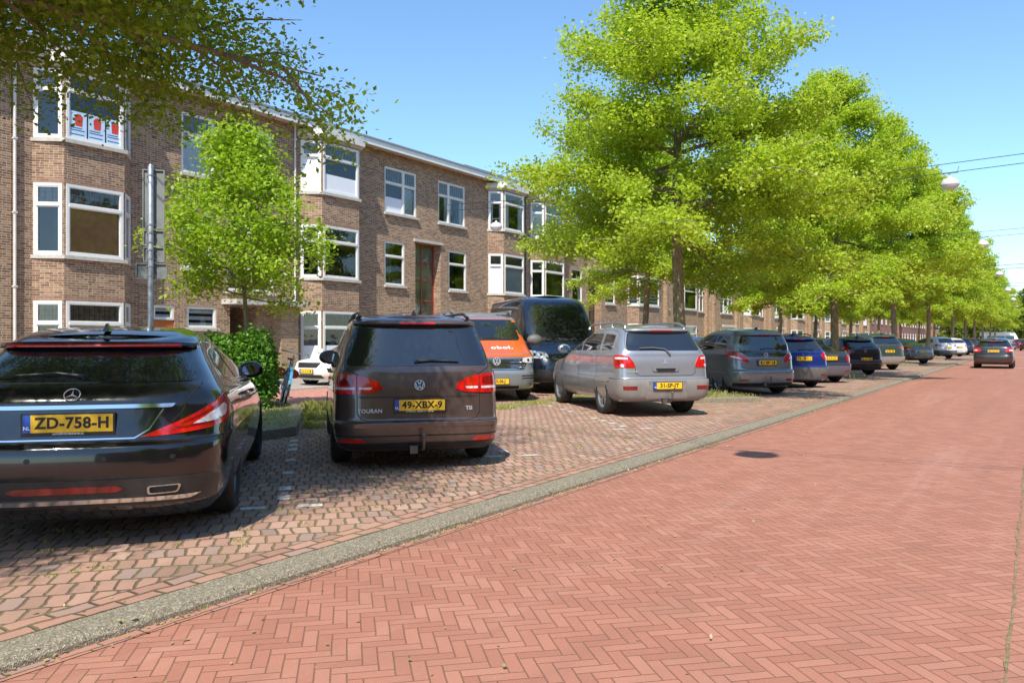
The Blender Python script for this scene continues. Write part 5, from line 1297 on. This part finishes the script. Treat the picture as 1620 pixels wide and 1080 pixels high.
rearcar('blue grey people carrier with big teardrop tail lights and black tailgate band', 19.55, 5.4, 4.29, 1.81, 1.615, (.25, .285, .32), .5, bars=3, wr=.325,
        glass=[(-.60, 1.10), (-.30, 1.07), (.30, 1.07), (.60, 1.10), (.66, 1.16), (.64, 1.30), (.56, 1.46), (-.56, 1.46), (-.64, 1.30), (-.66, 1.16)],
        black_panel=[(-.50, .935), (.50, .935), (.60, 1.02), (.68, 1.12), (.66, 1.2), (-.66, 1.2), (-.68, 1.12), (-.60, 1.02)],
        light=[(.47, .84), (.50, .80), (.62, .83), (.85, .89), (1.06, .96), (1.12, 1.03), (1.04, 1.075), (.80, 1.06), (.58, .98)], plate_z=.80, tow=True, badge=lambda c: badge_ring(c, 'r', .985, .055, True), lv=dict(belt=1.04, bump=.60, rt=.30, rb=.13, nr=3.8, dr=.6))
rearcar('blue estate car beside the teardrop light people carrier', 23.0, 5.35, 4.5, 1.81, 1.50, (.012, .035, .22), .35, bars=4, plate_z=.83,
        glass=[(-.66, 1.04), (.66, 1.04), (.60, 1.25), (.52, 1.37), (-.52, 1.37), (-.60, 1.25)], light=[(.63, .82), (.60, .93), (.68, 1.0), (.96, 1.03), (1.06, 1.0), (1.06, .88), (.96, .80), (.78, .78)],
        lower=(GREYP, .58), badge=lambda c: badge_ring(c, 'r', .945, .05, False, .5, BLU), lv=dict(belt=.99, bump=.60, rt=.42), rails=BLKP)
rearcar('dark blue saloon at the foot of the bicycle tree', 26.15, 5.3, 4.45, 1.77, 1.43, (.045, .055, .10), .5, bars=5, sedan=True, plate_z=.78, lower=(pm('violet grey bumper', (.11, .10, .12), .35, coat=.6), .55),
        glass=[(-.60, 1.03), (.60, 1.03), (.50, 1.22), (.44, 1.27), (-.44, 1.27), (-.50, 1.22)], light=[(.64, .66), (.62, .80), (.70, .88), (.90, .88), (1.04, .84), (1.05, .72), (.98, .65)], lv=dict(belt=.98, bump=.60), chrome=True)
rearcar('small black hatchback just right of the leaning bicycle', 32.5, 5.3, 4.0, 1.72, 1.46, (.012, .010, .016), .3, bars=6, plate_z=.62, light=[(.68, .72), (.66, .98), (.70, 1.08), (.86, 1.10), (.95, 1.0), (.96, .74), (.86, .70)],
        glass=[(-.60, 1.03), (.60, 1.03), (.56, 1.2), (.48, 1.34), (-.48, 1.34), (-.56, 1.2)], badge=lambda c: badge_ring(c, 'r', .92, .05), lv=dict(belt=.98, bump=.56, rt=.46))
rearcar('dark green crossover with a silver lower bumper', 38.7, 5.35, 4.5, 1.86, 1.62, (.07, .105, .085), .5, bars=7, plate_z=.84, light=[(.50, .97), (.52, 1.03), (.80, 1.06), (1.06, 1.08), (1.10, 1.0), (1.04, .80), (.92, .80), (.90, .96)],
        lower=(pm('silver bumper', (.42, .38, .34), .35, metal=.5), .60), badge=lambda c: text('maker_lettering', 'KIA', .06, CHROME, c.root, c.frame('r', 0, 1.0, .006), .002, .03), lv=dict(belt=1.10, bump=.62, rt=.42, zb=.28), rails=RIMS, wr=.34)
rearcar('grey coupe saloon with its left side in shade', 49.6, 5.2, 4.7, 1.8, 1.41, (.17, .165, .155), .6, bars=8, sedan=True, plate_z=.66, glass=[(-.60, 1.01), (.60, 1.01), (.50, 1.20), (.44, 1.26), (-.44, 1.26), (-.50, 1.20)], light=[(.52, .80), (.60, .92), (.86, .95), (1.08, .92), (1.06, .80), (.8, .76)], lv=dict(belt=.96, bump=.56), simple=True)
rearcar('white crossover with dark rear window and grey lower bumper', 64.2, 5.1, 4.12, 1.78, 1.57, (.72, .72, .71), .0, bars=9, plate_z=.80, lower=(GREYP, .60), light=[(.52, .90), (.56, .98), (.86, 1.04), (1.0, 1.0), (.96, .88), (.7, .86)], lv=dict(belt=1.06, bump=.62, rt=.44, zb=.28), simple=True)
rearcar('small white hatchback beyond the white crossover', 73, 5.0, 4.0, 1.75, 1.48, (.66, .66, .65), .0, bars=10, plate_z=.76, simple=True)
rearcar('dark blue hatchback beyond the small white hatchback', 81, 5.0, 4.1, 1.76, 1.5, (.03, .05, .11), .4, bars=11, plate_z=.74, simple=True)
rearcar('dark red hatchback at the far end of the parking row', 90, 5.0, 4.1, 1.76, 1.5, (.10, .015, .02), .4, bars=12, plate_z=.74, simple=True)
rearcar('farthest dark car of the parking row', 99, 5.0, 4.2, 1.76, 1.5, (.03, .03, .035), .4, bars=13, plate_z=.74, simple=True)
rearcar('dark grey hatchback driving away on the red road', 45.4, 1.72, 4.1, 1.74, 1.47, (.045, .045, .048), .5, az=0, bars=14, plate_z=.86, group='moving traffic', name='car', z=-.06,
        light=[(.50, .84), (.54, .98), (.70, 1.03), (.90, 1.04), (.98, .98), (.97, .82), (.80, .78)], lv=dict(belt=1.0, bump=.62, rt=.46))
# back row: cars nose to us beyond the verge
BR = 'vehicles of the rear parking row'
def rearrow(label, x, col, L=4.3, H=1.5, y=9.9, **k): 
    return rearcar(label, x + CA * L, y + SA * L, L, 1.78, H, col, .4, az=AX + math.pi, group=BR, bars=20, simple=True, **k)
rearrow('dark hatchback of the rear row seen over the black hatchback', 37.4, (.03, .03, .032)); rearrow('dark green car of the rear row behind the dark blue saloon', 30.9, (.05, .07, .055), H=1.45)
rearrow('grey car of the rear row between green crossover and grey saloon', 44.5, (.16, .17, .18)); rearrow('dark blue car of the rear row beyond the grey saloon', 52.5, (.04, .055, .10)); rearrow('grey estate of the rear row behind the white crossover', 60.5, (.14, .14, .15))
# ---------------- orange and silver van, facing us
def van_front():
    L, W = 4.9, 1.9; h = .95; k = dict(dr=.25, nr=7, df=.62, nf=3.6)
    rows = [(.24, .06, 4.70, .88, k), (.30, .0, 4.84, .92, k), (.42, 0, 4.90, .94, k), (.60, 0, 4.90, .95, k), (.72, .0, 4.87, .95, k), (.95, .0, 4.84, .95, k), (1.02, 0, 4.76, .95, dict(k, df=.6)), (1.12, 0, 4.52, .945, k), (1.25, 0, 4.28, .935, k), (1.32, .01, 4.16, .925, dict(k, df=.55)),
            (1.55, .03, 3.88, .885, dict(k, df=.5)), (1.75, .06, 3.62, .84, dict(k, df=.45)), (1.85, .08, 3.46, .81, dict(k, df=.4)), (1.90, .12, 3.30, .77, dict(k, df=.4)), (1.93, .2, 3.1, .68, dict(k, df=.4))]
    nx, ny = 14.25, 9.75
    c = Car('orange and silver van facing the camera, behind the brown people carrier', nx + CA * L, ny + SA * L, AX + math.pi, rows, L, crown=.03, cat='van', name='parked_van', group=BR, bow=.02)
    OR = paint('orange paint', (.75, .12, .015), .1, .3, .05); SV = paint('van grey paint', (.30, .31, .32), .5, .3, .1)
    c.body(SV, (.95, 4.0), .335, .94)
    # orange hood, pillars and roof shell over the silver lower body
    c.patch('e', [(-1.42, .975), (1.42, .975), (1.40, 1.30), (1.36, 1.86), (-1.36, 1.86), (-1.40, 1.30)], OR, 'orange_bodywork', .004, step=.06)
    c.patch('f', [(-.74, 1.36), (.74, 1.36), (.66, 1.82), (-.66, 1.82)], CG, 'windscreen', .009, r=.05)
    c.patch('f', [(-.68, 1.335), (.68, 1.335), (.70, 1.37), (-.70, 1.37)], BLKP, 'cowl', .010)
    g = c.patch('f', [(-.62, .705), (.62, .705), (.68, .83), (.70, .965), (-.70, .965), (-.68, .83)], BLKP, 'grille', .012, r=.02)
    for z, wd in ((.945, .60), (.905, .60), (.865, .64), (.795, .64), (.755, .62), (.715, .60)): c.patch('f', [(-wd, z - .008), (wd, z - .008), (wd, z + .008), (-wd, z + .008)], CHROME, 'grille_bar', .020, parent=g)
    badge_vw(c, 'f', .885, .088, .022)
    for o in c.patch('e', [(.58, .86), (.60, .955), (1.02, .985), (1.08, .93), (1.02, .855), (.8, .845)], CLEAR, 'headlight', .014, mir=True, r=.02):
        sg = 1 if o.data.vertices[0].co.y > 0 else -1
        for a in (.74, .90): c.patch('e', [(sg * q, r_) for q, r_ in circ(a, .91, .034)], BLKP, 'lamp_reflector', .0155, parent=o)
    c.patch('e', [(-1.0, .30), (1.0, .30), (1.02, .40), (1.0, .60), (-1.0, .60), (-1.02, .40)], SV, 'bumper', .014, r=.05)
    for sg in (1, -1):
        for z in (.50, .555): c.patch('e', [(sg * .55, z), (sg * 1.0, z), (sg * .98, z + .025), (sg * .58, z + .025)], UNDER, 'bumper_slot', .0155)
    c.patch('f', [(-.5, .30), (.5, .30), (.5, .36), (-.5, .36)], UNDER, 'air_intake', .016, r=.02)
    c.plate('f', 0, .455, 'X-06-J', off=.034, tx=(.075, .78))
    text('side_lettering', 'obol.', .185, WTX, c.root, c.frame('f', .22, 1.17, .012) @ Matrix.Diagonal((1.25, 1, 1, 1)), .002, .018, 1.08)
    c.wiper('f', [(.5, 1.37), (.1, 1.385), (-.35, 1.38)], .018); c.wiper('f', [(-.15, 1.36), (-.4, 1.375), (-.62, 1.37)], .018)
    for sd in (1, -1): c.patch('x', [(3.0, 1.34), (3.95, 1.30), (3.70, 1.75), (3.0, 1.80)], CG, 'side_window', .008, side=sd, r=.04); c.patch('x', [(.4, 1.38), (2.9, 1.38), (2.9, 1.80), (.4, 1.80)], CG, 'side_window', .008, side=sd, r=.05)
    c.mirror(3.85, 1.28, GREYP, sc_=1.5)
    mb = MB()
    for x in (.8, 1.9, 3.0): mb.box(x - .02, x + .02, -.78, .78, 1.965, 2.0); mb.box(x - .03, x + .03, .70, .76, 1.90, 1.965); mb.box(x - .03, x + .03, -.76, -.70, 1.90, 1.965)
    mb.box(.4, 3.3, .66, .72, 2.0, 2.05); mb.box(.4, 3.3, -.72, -.66, 2.0, 2.05)
    mb.build('roof_rack', ZINC, c.root)
    c.wheels((.95, 4.0), .94, .335, .22, spokes=7)
van_front()
def van_dark():
    L, W = 5.9, 2.02; h = 1.0; k = dict(dr=.25, nr=7, df=.75, nf=3.0)
    k['nf'] = 4.2; rows = [(.24, .06, 5.66, .92, k), (.32, .0, 5.82, .96, k), (.45, 0, 5.90, .98, k), (.62, 0, 5.89, 1.0, k), (.80, .0, 5.84, 1.0, k), (.98, 0, 5.72, 1.0, k), (1.10, 0, 5.45, .995, dict(k, df=.7)), (1.22, 0, 5.18, .99, dict(k, df=.65)), (1.34, .01, 5.02, .98, dict(k, df=.6)),
            (1.6, .01, 4.84, .96, dict(k, df=.5)), (1.9, .02, 4.62, .93, dict(k, df=.45)), (2.2, .04, 4.38, .89, dict(k, df=.45)), (2.36, .06, 4.2, .86, dict(k, df=.5)), (2.47, .10, 3.95, .82, dict(k, df=.55)), (2.52, .18, 3.7, .74, dict(k, df=.6))]
    nx, ny = 17.45, 9.6
    c = Car('tall dark blue high-roof van facing the camera, beside the orange van', nx + CA * L, ny + SA * L, AX + math.pi, rows, L, crown=.05, cat='van', name='parked_van', group=BR, bow=.015)
    P = paint('dark navy paint', (.012, .018, .034), .3, .22, .05)
    c.body(P, (1.1, 4.85), .345, .99)
    c.patch('f', [(-.84, 1.36), (.84, 1.36), (.84, 1.6), (.78, 2.18), (.60, 2.28), (-.60, 2.28), (-.78, 2.18), (-.84, 1.6)], CG, 'windscreen', .006, r=.08)
    c.patch('f', [(-.80, 1.335), (.80, 1.335), (.84, 1.40), (-.84, 1.40)], BLKP, 'cowl', .008)
    for o in c.patch('e', [(.62, .92), (.66, 1.03), (.90, 1.07), (1.16, 1.09), (1.20, 1.0), (1.08, .90), (.8, .88)], CLEAR, 'headlight', .012, mir=True, r=.03):
        sg = 1 if o.data.vertices[0].co.y > 0 else -1
        for a in (.80, .98): c.patch('e', [(sg * q, r_) for q, r_ in circ(a, .98, .038)], BLKP, 'lamp_reflector', .0135, parent=o)
    g = c.patch('f', [(-.50, .72), (.50, .72), (.56, .98), (-.56, .98)], BLKP, 'grille', .01, r=.05)
    for z in (.78, .86, .94): c.patch('f', [(-.46, z), (.46, z), (.46, z + .015), (-.46, z + .015)], CHROME, 'grille_bar', .016, parent=g)
    badge_star(c, 'f', .88, .085)
    c.patch('e', [(-1.1, .30), (1.1, .30), (1.12, .62), (-1.12, .62)], BLKP, 'bumper', .012, r=.05); c.plate('f', 0, .50, None, off=.03, bars=31)
    for sd in (1, -1): c.patch('x', [(3.9, 1.40), (4.85, 1.34), (4.62, 1.85), (3.9, 1.95)], CG, 'side_window', .006, side=sd, r=.05); c.line([('x', [(3.8, .4), (3.8, 2.2)], sd), ('x', [(2.6, .4), (2.6, 2.2)], sd), ('x', [(.3, 1.15), (4.6, 1.15)], sd)], .01)
    c.mirror(4.70, 1.38, BLKP, sc_=1.8); c.wiper('f', [(.6, 1.37), (.2, 1.42), (-.3, 1.44)], .018); c.wiper('f', [(-.1, 1.36), (-.4, 1.40), (-.7, 1.41)], .018)
    c.wheels((1.1, 4.85), .99, .345, .23, spokes=7)
van_dark()
def white_car():
    L, W, H = 4.32, 1.76, 1.44
    rows = lv_hatch(L, W, H, belt=.96, bump=.60, hood=.80, rt=.5)
    c = Car('white hatchback facing the camera across the back road, beside the brown car mirror', 15.75 + L, 17.35, math.pi, rows, L, group='cars parked by the houses', z=0)
    P = paint('white paint', (.78, .78, .77), 0, .3, .05); c.body(P, (.85, 3.45), .31, .87)
    g = c.patch('f', rp([(-.38, .56), (.38, .56), (.46, .70), (-.46, .70)], .03), BLKP, 'grille', .008); badge_ring(c, 'f', .64, .05)
    for o in c.patch('e', [(.56, .60), (.62, .70), (1.0, .76), (1.08, .74), (.95, .66), (.74, .58)], CLEAR, 'headlight', .010, mir=True, r=.02): pass
    c.patch('f', [(-.55, .26), (.55, .26), (.50, .36), (-.50, .36)], BLKP, 'air_intake', .008, r=.03); c.plate('f', 0, .46, None, off=.025, bars=41)
    c.patch('f', [(-.60, 1.0), (.60, 1.0), (.50, 1.28), (-.50, 1.28)], CG, 'windscreen', .006, r=.05)
    side_glass(c, [[(.60, 1.04), (2.1, 1.01), (2.1, 1.28), (.9, 1.27)], [(2.18, 1.01), (3.1, .98), (2.55, 1.26), (2.18, 1.28)]]); c.mirror(2.95, .96, P)
    c.wheels((.85, 3.45), .87, .31, .20)
white_car()
# far white minibus, turned across the road end
def minibus():
    L = 6.6; k = dict(dr=.3, nr=6, df=.5, nf=4)
    rows = [(.3, .05, 6.4, .95, k), (.5, 0, 6.6, 1.0, k), (1.1, 0, 6.55, 1.0, k), (1.35, 0, 6.2, 1.0, k), (1.9, .05, 5.9, .96, k), (2.5, .1, 5.6, .9, k), (2.75, .2, 5.4, .8, k)]
    c = Car('white minibus turning across the far end of the street', 168, 8.2, R(-62), rows, L, cat='minibus', name='minibus', group='moving traffic', z=-.06, sub=3)
    c.body(WHITE, (1.3, 5.4), .36, .98)
    for sd in (1, -1):
        for a, b in ((.5, 2.0), (2.1, 3.6), (3.7, 5.2)): c.patch('x', [(a, 1.45), (b, 1.45), (b, 2.1), (a, 2.1)], CG, 'side_window', .01, side=sd, r=.05, step=.15)
    c.patch('r', [(-.7, 1.4), (.7, 1.4), (.65, 2.1), (-.65, 2.1)], CG, 'rear_window', .01, r=.05, step=.15); c.wheels((1.3, 5.4), .98, .36, .22)
minibus()
for i, (x, y, az, col, lb) in enumerate([(120, .8, 0, (.02, .02, .025), 'dark car far down the road, just right of the driving hatchback'), (150, 2.2, 0, (.08, .16, .35), 'blue car at the far end of the road'), (135, 1.7, 0, (.12, .02, .05), 'dark red car at the far end of the road')]):
    rearcar(lb, x, y, 4.1, 1.75, 1.48, col, .4, az=az, bars=50 + i, group='moving traffic', name='car', z=-.06, simple=True)
# ------------------------------------------------------------ bicycles
def bicycle(label, x, y, az, lean, col, z=0, crate=False, grp='bicycles left by the trees', basket=None):
    r = empty('bicycle', (x, y, z), az, label=label, cat='bicycle', group=grp); r.rotation_euler = (lean, 0, az)
    FR = pm('bike %s' % str(col), col, .3, coat=.6); Rw = .34; bb = (0, 0, .29); rear = (-.46, 0, Rw); front = (.60, 0, Rw); seat = (-.17, 0, .78); head = (.40, 0, .80); hl = (.44, 0, .66)
    mb = MB()
    for a, b, q in ((bb, seat, .016), (bb, hl, .018), ((-.15, 0, .70), (.41, 0, .76), .014)): mb.tube([a, b], q, 8)
    for s_ in (.05, -.05): mb.tube([(bb[0], s_ * .6, bb[2]), (rear[0], s_, rear[2])], .009, 6); mb.tube([(seat[0], s_ * .4, .70), (rear[0], s_, rear[2])], .008, 6)
    mb.tube([(.45, 0, .62), (.40, 0, .84)], .019, 8); mb.build('frame', FR, r, smooth=50)
    fk = MB()
    for s_ in (.045, -.045): fk.tube([(.455, s_ * .6, .62), (.53, s_, .45), front[:1] + (s_, Rw)], .010, 6)
    fk.build('fork', FR, r, smooth=50)
    for p in (rear, front):
        w_ = MB(); w_.lathe([(Rw - .004, -.018), (Rw + .006, -.012), (Rw + .010, 0), (Rw + .006, .012), (Rw - .004, .018), (Rw - .016, 0)], 36, p, 'y', closed=True); wo = w_.build('wheel', RUB, r, smooth=60)
        w2 = MB(); w2.lathe([(Rw - .02, -.012), (Rw - .008, -.012), (Rw - .008, .012), (Rw - .02, .012)], 36, p, 'y', closed=True)
        w2.tube([(p[0], -.04, p[2]), (p[0], .04, p[2])], .022, 8)
        for i in range(18):
            a = 6.283 * i / 18; w2.tube([(p[0], .02 * (-1)**i, p[2]), (p[0] + math.cos(a) * (Rw - .015), 0, p[2] + math.sin(a) * (Rw - .015))], .0016, 3, cap=False)
        w2.build('rim', CHROME, wo)
        m_ = MB(); n = 14; vs = []
        for i in range(n + 1):
            a = R(20 + 165 * i / n) if p is rear else R(15 + 130 * i / n)
            for yy in (-.026, 0, .026): vs.append((p[0] + math.cos(a) * (Rw + .03 - abs(yy) * .3), yy, p[2] + math.sin(a) * (Rw + .03 - abs(yy) * .3)))
        m_.add(vs, [(3 * i + j, 3 * i + j + 1, 3 * i + j + 4, 3 * i + j + 3) for i in range(n) for j in (0, 1)]); m_.build('mudguard', FR if col[2] > .2 else BLKP, r, smooth=60)
    sd_ = MB(); sd_.add([(-.31, -.08, .90), (-.31, .08, .90), (-.12, .035, .905), (.0, .018, .89), (.0, -.018, .89), (-.12, -.035, .905), (-.29, -.06, .86), (-.29, .06, .86), (-.02, .012, .86), (-.02, -.012, .86)], [(0, 1, 2, 5), (5, 2, 3, 4), (0, 6, 7, 1), (1, 7, 8, 3, 2), (3, 8, 9, 4), (4, 9, 6, 0, 5), (6, 9, 8, 7)]); sd_.tube([(-.165, 0, .76), (-.19, 0, .87)], .012, 8); sd_.build('saddle', BLKP, r)
    hb = MB(); hb.tube([(.40, 0, .82), (.38, 0, .98)], .013, 8); hb.tube([(.20, .29, 1.0), (.30, .27, 1.03), (.38, .10, 1.02), (.38, -.10, 1.02), (.30, -.27, 1.03), (.20, -.29, 1.0)], .011, 8); hb.build('handlebar', CHROME, r, smooth=60)
    pd = MB(); pd.tube([(0, -.09, .29), (0, .09, .29)], .014, 8); pd.tube([(0, .08, .29), (.10, .085, .16)], .009, 6); pd.tube([(0, -.08, .29), (-.10, -.085, .42)], .009, 6); pd.box(.05, .15, .09, .17, .15, .17); pd.box(-.15, -.05, -.17, -.09, .41, .43); pd.lathe([(.04, -.058), (.095, -.058), (.095, -.053), (.04, -.053)], 24, (0, 0, .29), 'y'); pd.build('crankset', STEEL, r, smooth=40)
    rk = MB(); rk.tube([(-.62, .05, .74), (-.22, .05, .74)], .006, 6); rk.tube([(-.62, -.05, .74), (-.22, -.05, .74)], .006, 6); rk.tube([(-.55, .05, .74), (-.46, .06, .34)], .005, 6); rk.tube([(-.55, -.05, .74), (-.46, -.06, .34)], .005, 6); rk.build('luggage_rack', STEEL, r)
    if basket:
        k = MB(); k.tube([(-.60, .13, .60), (-.28, .13, .60)], .09, 8); k.tube([(-.60, -.13, .60), (-.28, -.13, .60)], .09, 8); k.build('pannier', basket, r, smooth=60)
    return r
bicycle('blue bicycle leaning on the clipped hedge', 10.5, 12.25, R(-128), R(-12), (.06, .30, .52), z=.11, basket=pm('red pannier', (.5, .05, .03), .6))
bicycle('dark bicycle with a red bag beside the silver SUV', 17.15, 6.65, R(-128), R(14), (.03, .03, .035), z=.10, basket=pm('orange red bag', (.55, .10, .05), .6))
bicycle('silver bicycle with a red pannier leaning by the tree trunk', 30.35, 6.0, R(-150), R(14), (.55, .56, .58), z=.1, basket=pm('red pannier', (.5, .05, .03), .6))
# ------------------------------------------------------------ sign post seen from behind
def signpost():
    x, y = 7.46, 11.8; r = empty('traffic_sign_post', (x, y, 0), AZ - R(90) + R(14), label='galvanised post with the backs of stacked parking signs, in front of the brick house', cat='sign post')
    mb = MB(); mb.lathe([(0, 0), (.045, 0), (.045, 4.12), (.03, 4.15), (0, 4.15)], 16, axis='z'); mb.build('post', STEEL, r, smooth=40)
    for (x0, x1, z0, z1) in ((-.13, .20, 3.13, 4.08), (-.12, .20, 2.86, 3.11), (-.12, .20, 2.60, 2.84), (-.23, .24, 2.33, 2.58)):
        b = MB(); b.box(x0, x1, .055, .060, z0, z1)
        for a in ((x0, x0 + .018, z0, z1), (x1 - .018, x1, z0, z1), (x0 + .018, x1 - .018, z0, z0 + .018), (x0 + .018, x1 - .018, z1 - .018, z1)): b.box(a[0], a[1], .030, .0545, a[2], a[3])
        s = b.build('sign', ALU, r); c_ = MB()
        for zz in (z0 + .05, z1 - .05) if z1 - z0 < .5 else (z0 + .06, z1 - .1): c_.box(-.07, .07, .035, .053, zz - .014, zz + .014); c_.lathe([(.046, -.014), (.052, -.014), (.052, .014), (.046, .014)], 14, (0, 0, zz), 'z')
        c_.build('clamp', STEEL, s)
signpost()
# ------------------------------------------------------------ lamps slung over the street
LAMPW = pm('opal lamp bowl', (.74, .74, .72), .35, var=.04); LAMPG = pm('lamp hood', (.62, .61, .58), .45, var=.08)
LG = 'round lamps hung over the street on cables'
proto = None
def lamp(x, y, z, label, group=LG):
    global proto
    if proto is None:
        r = empty('street_lamp', (0, 0, 0)); mb = MB(); mb.lathe([(.0, .0), (.10, .012), (.19, .06), (.245, .14), (.25, .16)], 28, axis='z'); mb.build('bowl', LAMPW, r, smooth=60)
        m2 = MB(); m2.lathe([(.262, .16), (.268, .185), (.25, .26), (.19, .345), (.10, .385), (.05, .40), (.045, .46), (0, .46)], 28, axis='z'); m2.build('hood', LAMPG, r, smooth=50)
        m3 = MB(); m3.tube([(0, 0, .45), (0, 0, .56)], .012, 6); m3.box(-.03, .03, -.22, .22, .53, .56); m3.tube([(0, -.2, .55), (0, -.24, .72)], .008, 6); m3.build('bracket', GREYP, r); proto = r
        o = r
    else: o = dup(proto)
    o.location = (x, y, z); tag(o, label, 'street lamp', group); return o
CBL = pm('cable', (.03, .03, .03), .6)
def cables(x, z, label, y0=-13.5, y1=21.85):
    r = empty('overhead_cable', (x, y0, z), label=label, cat='cable', group='cable pairs slung across the street')
    for dz, sag, nme in ((.60, .12, 'wire'), (.86, .1, 'wire')):
        mb = MB(); n = 16; mb.tube([(0, (y1 - y0) * i / n, dz - sag * 4 * (i / n) * (1 - i / n) + (.5 * abs(2 * i / n - 1))) for i in range(n + 1)], .011 if x < 60 else .02, 5); mb.build(nme, CBL, r)
LP = [5.4, 28, 46.6, 68.5, 91, 113, 136]
nm = ['', 'largest round lamp hanging at the right edge of the tree crowns', 'second nearest round lamp hanging on cables at the right', 'third round lamp along the cables at the right', 'fourth round lamp along the cables at the right', 'fifth round lamp, small above the distant trees', 'farthest round lamp above the road end']
for i, x in enumerate(LP):
    lamp(x, 1.2 if i == 0 else 2.2, 6.06 - .1, nm[i] or 'round lamp over the camera that casts the round shadow on the road'); cables(x, 5.98, ['cable pair overhead that throws its shadow across the red road', 'nearest visible cable pair at the upper right', 'second cable pair below the nearest at the right', 'third cable pair at the right', 'fourth cable pair at the right', 'fifth cable pair at the right', 'farthest cable pair at the right'][i])
lamp(28, 19.2, 5.96, 'round lamp hanging in front of the brick facade, left of the big tree', 'lamps by the houses')
